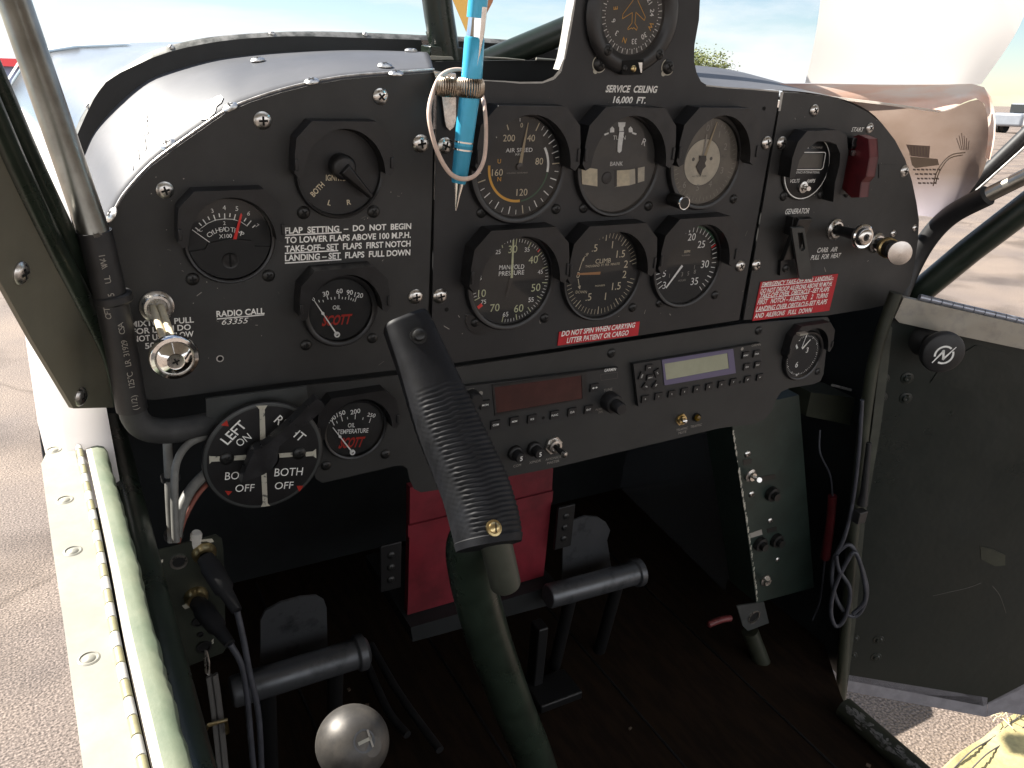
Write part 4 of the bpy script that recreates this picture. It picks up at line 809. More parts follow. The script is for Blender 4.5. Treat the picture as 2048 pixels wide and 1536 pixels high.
# compass
t = thing('compass', 'vertical card compass with orange aeroplane symbol at the top of the tower', 'compass', (.106, 0, .1975), GRP); fr = pf(.106, .1975)
m = MB(); m.lathe(fr.o, fr.n, [(.0432, 0), (.0432, .003), (.0405, .0052), (.034, .0058), (.0315, .0045), (.0295, .0035), (.0290, .0008)], 'bezel_black', 64); build('bezel', m, t)
m = MB(); m.disc(fr, 0, 0, .0296, .0009, 'dial_grey', 56); d = build('dial_face', m, t, smooth=0)
m = MB()
for k in range(72): m.tick(fr, 0, 0, k * 5 + 2, .0250 if k % 2 == 0 else .0246, .0285 if k % 2 == 0 else .0254, .0006, W, 'white_paint')
for s, c, r_, mt in [('E', (672, 82), 100, 'amber_paint'), ('6', (650, 213), 125, 'white_paint'), ('3', (683, 338), 150, 'white_paint'), ('N', (762, 412), 165, 'amber_paint'), ('33', (863, 425), 185, 'white_paint'), ('30', (962, 368), 215, 'white_paint'), ('W', (1030, 268), 245, 'amber_paint'), ('24', (1045, 130), 275, 'white_paint'), ('21', (1020, 10), 305, 'white_paint')]: tp(m, fr, s, c, 54, mt, W, Zs, rot=r_, bold=.01)
pl = [(862, -60), (845, 10), (745, 145), (740, 192), (842, 128), (838, 235), (795, 290), (797, 305), (835, 285), (845, 298), (855, 280), (885, 310), (893, 280), (868, 240), (878, 125), (965, 210), (975, 175), (900, 10), (885, -60)]
k = fpx(fr, W, pl, Zs)
for a, b in zip(k, k[1:]): m.line(fr, a, b, .0005, W + .0002, 'amber_paint')
build('markings', m, d, smooth=0)
m = MB(); m.disc(fr, 0, 0, .0294, .0034, 'gauge_glass', 56); build('glass', m, t, smooth=0)
m = MB(); q = fpx(fr, .0062, [(742, 620), (962, 608), (940, 762), (742, 768)], Zs); m.prism(fr, q, .001, .0062, 'hole'); build('adjuster_slot', m, t, smooth=0)
k = fpx(fr, .0066, [(858, 705)], Zs)[0]; screw(fr, *k, .0026, .0062, t, 'brass', slot=True, rot=80); k = fpx(fr, .0066, [(770, 700)], Zs)[0]; screw(fr, *k, .0022, .0062, t, 'black_screw', slot=True, rot=80)
m = MB(); k = fpx(fr, .0066, [(905, 640), (928, 745), (940, 745), (945, 640)], Zs); m.prism(fr, k, .0062, .0068, 'steel'); build('clip', m, t, smooth=0)
for p in [(1215, 100), (1318, 108)]: pscrew(PANEL, p, .0045, t, 'black_screw', .0045)
for p, c in [((1199, 128), (1191, 142)), ((1336, 134), (1327, 147))]:
    pscrew(PANEL, p, .0056, t, 'black_screw', .0003); m = MB(); k = fpx(PANEL, .0003, [p, c, (p[0] + 8, p[1] + 16)]); m.ring(PANEL, *k[0], .0057, .0066, .0002, 'worn_white', 120, 330, 20); build('paint_chip', m, t, smooth=0); m = MB(); m.disc(PANEL, *k[1], .0022, .00025, 'worn_white', 14); build('paint_chip', m, t, smooth=0)
# ================================================================== RADIOS AND SWITCHES
RF = F((0, -.008, 0), (1, 0, 0), (0, 0, 1), (0, -1, 0))
def radio(label, face, base):
    t = thing('radio', label, 'radio', base, 'panel radios'); mm = MB(); mm.prism(RF, fpx(RF, 0, face, Zq), -.0048, 0, 'radio_black'); build('face_plate', mm, t, smooth=0, bevel=.0006); return t
def button(t, txt, c, hw, hh, th, rot=0, sk=0):
    u, v = fpx(RF, .0016, [c], Zq)[0]; fr = RF; mm = MB(); cs, sn = math.cos(rad(rot)), math.sin(rad(rot))
    mm.prism(fr, [(u + x * cs - y * sn, v + x * sn + y * cs) for x, y in [(-hw, -hh), (hw, -hh), (hw, hh), (-hw, hh)]], -.0002, .0018, 'button_black'); o = build('button', mm, t, smooth=0, bevel=.0007)
    if txt:
        mm = MB(); u, v = fpx(RF, .0020, [c], Zq)[0]; vs, _ = glyphs(txt); put(mm, RF, txt, u, v, th, 'white_paint', .0020, rot, bold=.01); build('lettering', mm, o, smooth=0)
def lcd(t, outer, inner, m1, m2):
    mm = MB(); mm.prism(RF, fpx(RF, .0008, outer, Zq), .0001, .0008, m1, holes=[fpx(RF, .0008, inner, Zq)]); build('screen_frame', mm, t, smooth=0)
    mm = MB(); mm.prism(RF, fpx(RF, .0003, inner, Zq), .0001, .0003, m2); build('screen', mm, t, smooth=0)
t = radio('black radio with a dark red screen, beside the stick grip', [(70, 403), (1015, 288), (1040, 538), (150, 701)], (.06, -.008, -.13))
lcd(t, [(254, 392), (822, 315), (826, 478), (272, 578)], [(268, 406), (792, 334), (798, 474), (282, 562)], 'bezel_black', 'lcd_red')
for s, c in [('MON', (213, 512)), ('COM', (276, 632)), ('MEM', (389, 611)), ('ICS', (496, 597)), ('FUNC', (632, 573)), ('CLR', (737, 555)), ('ENT', (836, 540))]: button(t, s, c, .0044, .0040, .0018)
button(t, '', (871, 409), .0044, .0038, .002)
m = MB(); k = fpx(RF, .0021, [(873, 409)], Zq)[0]
for sx in (-1, 1): m.line(RF, (k[0] + sx * .0002, k[1]), (k[0] + sx * .0018, k[1]), .0006, .0021, 'white_paint'); m.line(RF, (k[0] + sx * .0014, k[1]), (k[0] + sx * .0030, k[1]), .0022, .0021, 'white_paint', .0001)
tl(m, RF, 'GARMIN', (930, 304), (999, 296), 17, 'white_paint', .0003, Zq, bold=.01); tp(m, RF, 'TUNE', (952, 420), 15, 'dim_paint', .0003, Zq); tp(m, RF, 'COM', (120, 422), 15, 'dim_paint', .0003, Zq); tp(m, RF, 'SQ', (145, 521), 15, 'dim_paint', .0003, Zq); tp(m, RF, 'PUSH', (897, 538), 12, 'dim_paint', .0003, Zq); tp(m, RF, '25K', (908, 553), 12, 'dim_paint', .0003, Zq)
bx = fpx(RF, .0003, [(907, 328), (1010, 314), (1010, 350), (910, 364)], Zq)
for a, b in zip(bx, bx[1:] + bx[:1]): m.line(RF, a, b, .0003, .0003, 'faint_paint')
k = fpx(RF, .0003, [(562, 590)], Zq)[0]; m.disc(RF, *k, .0016, .0003, 'hole', 16); k = fpx(RF, .0003, [(184, 442)], Zq)[0]; m.disc(RF, *k, .0022, .0004, 'dim_paint', 20); build('markings', m, t, smooth=0)
a = UP(*zz(Zq, (962, 488)), V(0, -.010, 0), V(0, 1, 0)); e = UP(*zz(Zq, (1056, 500)), V(0, -.028, 0), V(0, 1, 0)); e = V(a.x + .001, -.026, a.z)
m = MB(); m.lathe(V(a.x, -.008, a.z), (0, -1, 0), [(.0095, 0), (.0092, .010), (.0085, .011), (.0062, .0112), (.0058, .0205), (.005, .0215), (0, .0215)], 'button_black', 28); build('tuning_knob', m, t)
a = UP(*zz(Zq, (135, 465)), V(0, -.010, 0), V(0, 1, 0)); m = MB(); m.lathe(V(a.x, -.008, a.z), (0, -1, 0), [(.0068, 0), (.0064, .009), (.0055, .0105), (0, .0105)], 'button_black', 24); build('volume_knob', m, t)
t = radio('black transponder with a pale green screen, left of the clock', [(1105, 266), (1873, 140), (1893, 371), (1135, 523)], (.27, -.008, -.12))
lcd(t, [(1277, 240), (1706, 174), (1722, 320), (1293, 394)], [(1292, 264), (1672, 200), (1682, 292), (1304, 362)], 'lcd_violet', 'lcd_green')
for s, c, r_ in [('ON', (1202, 287), 0), ('ALT', (1251, 320), -65), ('VFR', (1242, 393), 55), ('OFF', (1183, 402), -35), ('STBY', (1158, 338), 75), ('IDENT', (1208, 347), 0)]: button(t, s, c, .0040, .0030, .0012, r_)
for s, c in [('0', (1177, 477)), ('1', (1257, 461)), ('2', (1337, 446)), ('3', (1413, 432)), ('4', (1488, 418)), ('5', (1563, 403)), ('6', (1637, 388)), ('7', (1708, 374)), ('8▲', (1795, 359)), ('9*', (1868, 346)), ('FUNC', (1783, 213)), ('CRSR', (1849, 204)), ('CLR', (1790, 283)), ('ENT', (1855, 271))]: button(t, s.replace('▲', '^'), c, .0041, .0036, .0016)
m = MB(); tl(m, RF, 'GARMIN', (1817, 154), (1872, 147), 13, 'dim_paint', .0003, Zq); k = fpx(RF, .0003, [(1747, 374)], Zq)[0]; m.disc(RF, *k, .0016, .0003, 'hole', 16); k = fpx(RF, .0003, [(1760, 174)], Zq)[0]; m.disc(RF, *k, .0018, .0003, 'dim_paint', 16); build('markings', m, t, smooth=0)
# fuse buttons
for lb, c in [('left black fuse button marked 5, nearest the stick grip', (398, 806)), ('right black fuse button marked 5, beside the big toggle', (512, 781))]:
    a = UP(*zz(Zq, c), V(0, -.006, 0), V(0, 1, 0)); t = thing('circuit_breaker', lb, 'fuse button', (a.x, -.003, a.z), 'fuse buttons')
    m = MB(); m.lathe(V(a.x, -.003, a.z), (0, -1, 0), [(.0072, 0), (.0072, .003), (.0062, .0042), (.0052, .0044), (.0050, .0115), (.0044, .0125), (0, .0125)], 'button_black', 28); build('body', m, t)
    fr = pf(a.x, a.z, -.0157); m = MB(); put(m, fr, '5', 0, 0, .0042, 'white_paint', .0001, bold=.01); build('lettering', m, t, smooth=0)
def toggle(lb, c, r, tip, bl, mt='steel'):
    a = UP(*zz(Zq, c), V(0, -.005, 0), V(0, 1, 0)); t = thing('toggle_switch', lb, 'switch', (a.x, -.003, a.z), 'toggle switches'); fr = pf(a.x, a.z, -.003)
    m = MB(); m.prism(fr, [(r * 1.15 * math.cos(rad(60 * j + 12)), r * 1.15 * math.sin(rad(60 * j + 12))) for j in range(6)], 0, r * .35, 'brass' if mt == 'brass' else 'steel'); build('nut', m, t, smooth=0, bevel=.0003)
    m = MB(); m.lathe(fr.o, fr.n, [(r * .85, r * .3), (r * .82, r * .8), (r * .55, r * .85), (r * .5, r * .5), (0, r * .5)], mt, 24); build('bushing', m, t)
    b = UP(*zz(Zq, tip), V(0, -.003 - bl, 0), V(0, 1, 0)); m = MB(); s0 = fr.p(0, 0, r * .5); m.tube([s0, s0.lerp(b, .7)], [r * .25, r * .38], 'black_screw', 14); m.tube([s0.lerp(b, .7), s0.lerp(b, .92), b], [r * .38, r * .42, r * .2], 'steel', 14); build('lever', m, t)
toggle('large chrome avionics toggle switch beside the fuse buttons', (625, 755), .0078, (700, 820), .018)
toggle('small brass toggle switch left of the amber lamp', (1396, 601), .0056, (1418, 610), .010, 'brass')
a = UP(*zz(Zq, (1488, 588)), V(0, -.005, 0), V(0, 1, 0)); m = MB(); m.lathe(V(a.x, -.003, a.z), (0, -1, 0), [(.0046, 0), (.0046, .002)], 'black_screw', 20); m.lathe(V(a.x, -.003, a.z), (0, -1, 0), [(.0036, .002), (.003, .0045), (0, .0055)], 'amber_lens', 20); tag(build('warning_lamp', m), 'tiny unlit amber lamp low on the radio panel', 'lamp')
# start switch guard
t = thing('switch_guard', 'red hinged guard over the start switch, right of the volt meter', 'switch guard', (.40, 0, .08)); Y0, Y1 = -.002, -.030
def gp(px, py, y): return U(px, py, y)
a = U(1742, 340, Y1); sx = .0085
m = MB(); prof = [(0, .024), (-.012, .030), (-.024, .028), (-.030, .012), (-.031, -.006), (-.027, -.012), (-.029, -.026), (-.020, -.028), (-.008, -.022), (0, -.018)]
side = F((a.x - .009, 0, a.z), (0, 1, 0), (0, 0, 1), (-1, 0, 0)); m.prism(side, [(y, z) for y, z in prof], -.0040, -.0025, 'red_dark'); m.prism(side, [(y, z) for y, z in prof], -.0155, -.0140, 'red_dark')
fp = prof[1:8]
for p, q in zip(fp, fp[1:]): m.add([V(a.x - .0062, p[0], a.z + p[1]), V(a.x + .0062, p[0], a.z + p[1]), V(a.x + .0062, q[0], a.z + q[1]), V(a.x - .0062, q[0], a.z + q[1])], [(0, 1, 2, 3)], 'red_front')
build('cover', m, t, smooth=0, bevel=.0006)
m = MB(); m.box(V(a.x - .004, -.006, a.z + .022), (.016, .012, .010), 'black_screw'); m.tube([V(a.x - .012, -.010, a.z + .020), V(a.x + .008, -.010, a.z + .020)], .003, 'black_screw', 12); build('hinge', m, t, bevel=.0008)
m = MB(); m.box(V(a.x - .004, -.003, a.z - .006), (.020, .006, .044), 'black_screw'); build('mount_plate', m, t, bevel=.0008)
m = MB(); q = U(*zz(Zg, (1150, 695)), -.012); m.lathe(q, (0, -1, 0), [(.0028, 0), (.0028, .002), (0, .0022)], 'steel', 16); build('pivot_pin', m, t)
# generator lever
t = thing('generator_lever', 'long slotted black lever hanging under the generator word', 'lever', (.31, -.01, .02)); a = U(*zz(Ze, (560, 225)), -.008)
m = MB(); m.box(V(a.x + .003, -.005, a.z - .004), (.015, .010, .018), 'hood_black'); m.lathe(V(a.x + .002, -.010, a.z - .003), (0, -1, 0), [(.005, 0), (.005, .003), (0, .0034)], 'black_screw', 18); build('bracket', m, t, bevel=.001)
P_ = [(530, 290), (660, 285), (745, 790), (740, 808), (618, 815), (610, 795)]; hl = [(590, 335), (645, 332), (668, 500), (650, 522), (625, 522), (608, 500)]
n_ = V(0, -.97, -.22); p0 = V(a.x, -.020, a.z - .01); xx = V(1, 0, 0); lf = F(p0, xx, n_.cross(xx) if n_.cross(xx).z > 0 else -n_.cross(xx), n_)
m = MB(); m.prism(lf, [lf.inv(UP(*zz(Ze, q), p0, lf.n))[:2] for q in P_], -.003, 0, 'plate_grey', holes=[[lf.inv(UP(*zz(Ze, q), p0, lf.n))[:2] for q in hl]]); build('lever', m, t, smooth=0, bevel=.0007)
m = MB(); k = lf.inv(UP(*zz(Ze, (625, 430)), p0, lf.n)); m.fbox(lf, k[0] - .009, k[0] + .009, k[1] - .022, k[1] + .022, -.010, -.0045, 'black_screw'); build('switch_body', m, t, bevel=.0008)
m = MB(); q0 = fpx(PANEL, .002, [(405, 620), (490, 590), (500, 740), (395, 770)], Ze); m.prism(PANEL, q0, .0002, .004, 'hood_black'); build('stop_plate', m, t, smooth=0, bevel=.001); k = fpx(PANEL, .004, [(468, 700)], Ze)[0]; screw(PANEL, *k, .0042, .004, t, 'black_screw')
# pull knobs
def pull(name, lb, base_px, L_, prof, rods, cat='knob', bmat='steel', tipx=None):
    b = U(*base_px, 0); e = V(b.x, -L_, b.z) if tipx is None else U(*tipx, -L_); t = thing(name, lb, cat, b, 'pull knobs'); ax = (e - b).normalized()
    m = MB(); m.lathe(b, (0, -1, 0), [(.0108, 0), (.0108, .0022), (.0088, .0036), (.0082, .0046), (.0066, .0048), (.006, .002), (0, .002)], bmat, 30); build('bushing', m, t)
    m = MB(); x, y, z = basis(ax)
    for dx, dy, r, mt in rods: m.tube([b + x * dx + y * dy + z * .001, e + x * dx + y * dy - z * .004], r, mt, 14)
    build('rod', m, t)
    m = MB(); m.lathe(e, ax, [p[:2] for p in prof], [p[2] for p in prof], 40); build('knob', m, t); return t, b, e, ax
t, b, e, ax = pull('mixture_knob', 'large chrome mixture knob on white rods at the left of the panel', (313, 612), .080,
    [(.0055, -.012, 'fuel_black'), (.0072, -.010, 'fuel_black'), (.0078, -.004, 'fuel_black'), (.0100, -.002, 'chrome'), (.0138, -.0005, 'chrome'), (.0142, .002, 'chrome'), (.0132, .0038, 'chrome'), (.0112, .0042, 'steel'), (.0108, .0030, 'chrome'), (.0104, .0032, 'chrome'), (.0085, .0058, 'chrome'), (.0050, .0080, 'chrome'), (.0045, .0078, 'steel'), (0, .0082, 'steel')],
    [(-.0024, 0, .0023, 'cream_paint'), (.0024, 0, .0023, 'cream_paint')], tipx=(348, 712))
x, y, z = basis(ax); fr = F(e + z * .0083, x, y, z); m = MB()
for q in (rad(20), rad(110)): d_ = Vector((math.cos(q), math.sin(q))); m.line(fr, -d_ * .0022, d_ * .0022, .0010, .00005 if q < 1 else .00008, 'hole')
build('screw', m, t, smooth=0)
t, b, e, ax = pull('carb_heat_knob', 'chrome and black carb heat knob below the red start guard', (1668, 458), .040,
    [(.0050, -.022, 'fuel_black'), (.0062, -.004, 'fuel_black'), (.0100, -.003, 'steel'), (.0120, -.001, 'steel'), (.0120, .002, 'chrome'), (.0108, .003, 'chrome'), (.0085, .0026, 'rubber'), (.0082, .0046, 'brushed_alu'), (.0070, .0058, 'brushed_alu'), (.0036, .0062, 'brushed_alu'), (.0033, .0059, 'rubber'), (0, .0062, 'steel')], [(0, 0, .0050, 'fuel_black')], tipx=(1724, 473))
x, y, z = basis(ax); fr = F(e + z * .0064, x, y, z); m = MB()
for q in (rad(20), rad(110)): d_ = Vector((math.cos(q), math.sin(q))); m.line(fr, -d_ * .0018, d_ * .0018, .0008, .00005 if q < 1 else .00008, 'hole')
build('screw', m, t, smooth=0)
t, b, e, ax = pull('primer_knob', 'black capped pull knob with a shiny round face, lowest at the panel edge', (1752, 485), .052,
    [(.0105, -.032, 'brass'), (.0105, -.026, 'brass'), (.0088, -.025, 'fuel_black'), (.0095, -.012, 'fuel_black'), (.0070, -.010, 'fuel_black'), (.0070, -.002, 'fuel_black'), (.0118, -.001, 'brushed_alu'), (.0122, .0008, 'brushed_alu'), (.0118, .0018, 'brushed_alu'), (.006, .0024, 'brushed_alu'), (0, .0026, 'brushed_alu')], [(0, 0, .006, 'fuel_black')], tipx=(1799, 506))

# ================================================================== FUEL SELECTOR
t = thing('fuel_selector', 'round black fuel selector with white cross, red arrows and a pointed lever', 'fuel selector', (-.1966, -.03, -.1117))
BP = pf(0, 0, -.018); m = MB(); m.prism(BP, fpx(BP, 0, [(412, 798), (613, 772), (624, 860), (600, 900), (430, 920), (415, 880)]), -.002, 0, 'plate_grey'); build('bracket', m, t, smooth=0, bevel=.0005)
FS = pf(-.1966, -.1117, -.026); R_ = .0428
m = MB(); m.lathe(FS.o, FS.n, [(R_, 0), (R_, .0035), (R_ - .0008, .004), (R_ - .003, .0042), (0, .0042)], ['fuel_black', 'fuel_black', 'plate_grey', 'fuel_black', 'fuel_black'], 72); d = build('plate', m, t)
m = MB(); w_ = .0044
for P_ in [[(548, 350), (658, 345), (632, 385), (640, 735), (588, 735), (580, 385)], [(597, 990), (648, 990), (660, 1300), (685, 1325), (595, 1335), (612, 1300)], [(90, 838), (105, 842), (200, 845), (200, 890), (112, 895), (92, 918)], [(325, 838), (510, 825), (510, 872), (328, 882)], [(750, 815), (905, 805), (912, 845), (745, 858)], [(1030, 800), (1100, 795), (1132, 770), (1134, 860), (1104, 838), (1032, 843)]]: ppoly(m, FS, w_, P_, 'worn_white', Zt)
tl(m, FS, 'LEFT', (232, 705), (425, 515), 92, 'white_paint', w_, Zt, bold=.012); tl(m, FS, 'ON', (362, 725), (485, 640), 72, 'white_paint', w_, Zt); tl(m, FS, 'RIGHT', (748, 470), (1010, 672), 80, 'white_paint', w_, Zt, bold=.006)
tl(m, FS, 'BOTH', (245, 1036), (520, 1018), 72, 'white_paint', w_, Zt); tl(m, FS, 'OFF', (345, 1155), (530, 1147), 68, 'white_paint', w_, Zt); tl(m, FS, 'BOTH', (728, 1000), (1002, 988), 74, 'white_paint', w_, Zt); tl(m, FS, 'OFF', (730, 1130), (910, 1122), 66, 'white_paint', w_, Zt)
for P_ in [[(205, 540), (262, 490), (280, 550)], [(245, 1180), (315, 1185), (275, 1225)], [(942, 1130), (1010, 1130), (968, 1188)]]: ppoly(m, FS, w_, P_, 'red_logo', Zt)
build('markings', m, d, smooth=0)
for c in [(262, 862), (966, 812)]: k = fpx(FS, w_, [c], Zt)[0]; screw(FS, *k, .0050, .0043, t, 'black_screw')
LP = [(395, 1088), (440, 960), (490, 850), (530, 770), (600, 742), (660, 705), (890, 500), (1085, 310), (1135, 275), (1185, 300), (1205, 340), (1180, 395), (905, 615), (765, 735), (745, 880), (700, 950), (620, 1005), (520, 1045)]
m = MB(); q = fpx(FS, .020, LP, Zt); m.prism(FS, q, .013, .022, 'lever_black'); build('lever', m, t, smooth=40, bevel=.0034, segs=4)
m = MB(); k = fpx(FS, .012, [(630, 860)], Zt)[0]; m.lathe(FS.p(*k, .004), FS.n, [(.011, 0), (.010, .010)], 'hood_black', 28); build('shaft', m, t)

# ================================================================== CONTROL STICK
st = thing('control_stick', 'control stick with ribbed black pistol grip on a dark green tube', 'control stick', (.0, -.16, -.58))
Ls = smooth_line([V(x, y, 0) for x, y in [(766, 655), (778, 690), (796, 740), (815, 800), (838, 870), (866, 938), (892, 1000), (909, 1058), (922, 1100)]]); Rs = smooth_line([V(x, y, 0) for x, y in [(851, 622), (868, 655), (905, 735), (948, 825), (978, 888), (1004, 945), (1024, 1010), (1033, 1060), (1032, 1086)]])
NR = 220; Ls, Rs = resample(Ls, NR), resample(Rs, NR); NC = 48; rows_ = []
for i in range(NR):
    tt = i / (NR - 1); y = -.098 - .100 * tt; A_, B_ = U(Ls[i].x, Ls[i].y, y), U(Rs[i].x, Rs[i].y, y); c = (A_ + B_) / 2; u = (B_ - A_) / 2; hw = u.length; ud = u.normalized()
    axd = (U(1000, 1060, -.19) - U(808, 650, -.10)).normalized(); vd = ud.cross(axd).normalized(); vd = vd if vd.dot(CAM_P - c) > 0 else -vd; row = []
    dep = hw * (.80 + .15 * tt); ex = 3.4 - 1.1 * min(1, tt * 1.6)
    for j in range(NC):
        q = 2 * math.pi * j / NC; cs, sn = math.cos(q), math.sin(q); a = abs(cs) ** (2 / ex) * (1 if cs >= 0 else -1); b = abs(sn) ** (2 / ex) * (1 if sn >= 0 else -1); k = 1.0
        if .30 < tt < .955 and sn > .35 and abs(cs + .02) > .07 and abs(cs) < .74: k += .034 * (math.sin(tt * 2 * math.pi * 25 + (0 if cs < 0 else 1.1)) ** 2 - .5) * min(1, (tt - .30) * 12)
        if .32 < tt < .96 and cs < -.55: k += .016 * (math.sin(tt * 190) * math.sin(j * 2.2 + tt * 60))
        if .32 < tt < .96 and cs > .82: k += .018 * math.sin(tt * 300)
        if tt > .965: k += .035
        if tt < .012: k -= .07 * (1 - tt / .012)
        row.append(c + ud * hw * a * k + vd * dep * b * k)
    rows_.append(row + [row[0]])
m = MB(); m.grid(rows_, 'grip_black'); m.add([p for p in rows_[0][:-1]], [list(range(NC))], 'grip_black'); m.add([p for p in rows_[-1][:-1]], [list(range(NC))[::-1]], 'grip_black'); gp_ = build('grip', m, st, smooth=50)
def on_grip(px, py, i):
    c = sum(rows_[i][:-1], Vector()) / NC; n_ = (rows_[i][NC // 4] - c).normalized(); return UP(px, py, rows_[i][NC // 4], n_), n_
p, n_ = on_grip(837, 672, 16); m = MB(); m.lathe(p - n_ * .001, n_, [(.0055, 0), (.0055, .0018), (.0040, .002), (.0036, .0050), (.0026, .0056), (0, .0057)], 'black_screw', 24); build('trigger_button', m, gp_)
p, n_ = on_grip(988, 1056, 203); m = MB(); m.lathe(p - n_ * .001, n_, [(.0050, 0), (.0050, .0014), (.0036, .0016), (.0034, .0024), (.002, .0034), (0, .0036)], 'brass', 24); x, y, z = basis(n_); fr = F(p, x, y, z); m.line(fr, (-.0009, -.0028), (.0009, .0028), .0008, .0028, 'hole'); build('grip_screw', m, gp_)
m = MB(); m.tube(smooth_line([U(985, 1040, -.150), U(942, 1085, -.150), U(945, 1150, -.148), U(962, 1225, -.147), U(985, 1300, -.146), U(1025, 1410, -.145), U(1082, 1560, -.142), V(.045, -.12, -.58)], 8), [.0165] * 57, 'green_tube', 28); build('tube', m, st)
m = MB(); m.tube([U(985, 1060, -.19), U(1000, 1120, -.188), U(1011, 1168, -.186)], .0102, 'post_olive', 24); build('stub', m, st, bevel=.001)

# ================================================================== FOOTWELL
def pedal(lb, a_px, b_px, y, r, plate, base):
    t = thing('rudder_pedal', lb, 'pedal', base, 'rudder pedals'); a, b = U(*a_px, y), U(*b_px, y); d_ = (b - a).normalized()
    m = MB(); m.tube([a, a + d_ * .003, b - d_ * .014, b - d_ * .012, b - d_ * .004, b - d_ * .003, b], [r * .9, r, r, r * 1.22, r * 1.22, r, r * .8], 'pedal_grey', 28); build('foot_bar', m, t, bevel=.0008)
    fr = F((0, y - r * .55, 0), (1, 0, 0), (0, -.12, 1), (0, -1, -.12)); m = MB(); m.prism(fr, [fr.inv(UP(*p, fr.o, fr.n))[:2] for p in plate], -.002, .0005, 'pedal_grey'); build('heel_plate', m, t, smooth=0, bevel=.0006)
    m = MB(); c = a.lerp(b, .25); m.tube([c, V(c.x, c.y + .02, FZ)], .008, 'deep_black', 16); c = a.lerp(b, .75); m.tube([c, V(c.x, c.y + .02, FZ)], .008, 'deep_black', 16); build('arm', m, t)
pedal('left grey rudder pedal with an arched plate, beside the jack box', (462, 1385), (736, 1300), .06, .0150, [(521, 1350), (521, 1240), (530, 1222), (560, 1205), (600, 1194), (632, 1191), (648, 1200), (653, 1215), (655, 1290), (650, 1330)], (-.15, .06, -.4))
pedal('right grey rudder pedal with an arched plate, right of the red box', (1095, 1193), (1284, 1142), .10, .0150, [(1124, 1175), (1126, 1060), (1140, 1043), (1170, 1032), (1195, 1034), (1212, 1045), (1220, 1060), (1214, 1080), (1220, 1120), (1225, 1150)], (.22, .1, -.45))
t = thing('red_box', 'dull red sheet metal box standing between the pedals, behind the stick', 'box', (.1, .16, FZ)); RB = pf(0, 0, .14)
m = MB(); m.prism(RB, fpx(RB, 0, [(820, 975), (1108, 905), (1103, 1000), (1087, 1152), (815, 1230), (819, 1075)]), -.010, 0, 'red_box'); build('body', m, t, smooth=0, bevel=.002)
m = MB(); m.prism(RB, fpx(RB, .003, [(816, 1052), (1106, 982), (1104, 1004), (816, 1074)]), .0004, .0035, 'red_box'); build('flange', m, t, smooth=0, bevel=.001)
m = MB(); m.prism(RB, fpx(RB, 0, [(808, 1234), (1100, 1150), (1108, 1185), (812, 1262)]), -.13, .02, 'interior_black'); build('tray', m, t, smooth=0, bevel=.001)
m = MB(); c = U(1143, 1310, .05); m.box(V(c.x, .08, FZ + .006), (.06, .045, .012), 'deep_black'); m.box(V(c.x - .015, .1, FZ + .05), (.014, .02, .10), 'deep_black'); tag(build('floor_bracket', m, bevel=.002), 'black bracket bolted to the floor under the right pedal', 'bracket')
for lb, pts in [('dark push rod lying along the floor, right of the left pedal', [(742, 1290), (800, 1390), (880, 1500)]), ('thin dark cable running over the floor beside the push rod', [(735, 1330), (775, 1420), (815, 1470)])]:
    m = MB(); m.tube(smooth_line([UZ(*p, FZ + .02) for p in pts]), .005, 'rubber', 10); tag(build('push_rod', m), lb, 'rod')
for lb, c in [('black bolt plate with three bolts, left of the red box', (782, 1135)), ('black bolt plate with three bolts, right of the red box', (1130, 1055))]:
    t = thing('bolt_plate', lb, 'bolt plate', U(*c, .12), 'bolt plates'); fr = pf(0, 0, .125); m = MB(); u, v = fpx(fr, 0, [c])[0]; m.fbox(fr, u - .012, u + .012, v - .03, v + .03, -.004, 0, 'deep_black'); build('plate', m, t, bevel=.001)
    for dv in (-.016, .0, .016): screw(fr, u, v + dv, .0045, 0, t, 'black_screw', 'bolt')
# left jack box with headset plugs
JB = F((0, -.065, 0), (.985, .0, 0), (0, -.05, 1), (0, -1, -.05)); jq = lambda pts, w=0: [JB.inv(UP(*p, JB.o + JB.n * w, JB.n))[:2] for p in pts]
t = thing('jack_box', 'dark green headset jack plate below the left sill', 'jack box', U(375, 1200, -.065))
m = MB(); m.prism(JB, jq([(302, 1104), (432, 1070), (444, 1078), (447, 1100), (452, 1296), (446, 1306), (346, 1344)]), -.0012, 0, 'box_green'); build('plate', m, t, smooth=0, bevel=.001)
for p, r, mt in [((357, 1123), .0058, 'steel'), ((396, 1243), .0044, 'bezel_black'), ((401, 1268), .0022, 'bezel_black'), ((408, 1293), .0055, 'bezel_black')]:
    k = jq([p])[0]; m = MB(); m.lathe(JB.p(*k, .0), JB.n, [(r, 0), (r, .0012), (r * .72, .0012), (r * .7, .0003), (0, .0003)], [mt, mt, mt, 'hole', 'hole'], 24); build('socket', m, t)
for p, r in [((408, 1105), .0082), ((392, 1192), .0082)]:
    k = jq([p])[0]; m = MB(); m.lathe(JB.p(*k, 0), JB.n, [(r, 0), (r, .002), (r * .85, .004), (r * .8, .006), (r * .55, .006)], 'brass', 28); build('bushing', m, t)
m = MB(); m.lathe(U(392, 1078, -.055), (.1, -.2, 1), [(.004, -.006), (.004, .004), (.003, .006), (0, .006)], 'hinge_white', 16); build('peg', m, t)
m = MB(); fr = F(JB.p(0, 0, .0003), JB.u, JB.v, JB.n)
for P_ in [[(398, 1080), (410, 1078), (424, 1077), (428, 1083), (420, 1085), (413, 1082), (402, 1083)], [(364, 1211), (376, 1205), (384, 1213), (370, 1218)], [(322, 1120), (326, 1118), (326, 1124), (322, 1125)], [(423, 1281), (427, 1277), (427, 1286), (423, 1288)]]: m.prism(JB, jq(P_), .0001, .0003, 'worn_white')
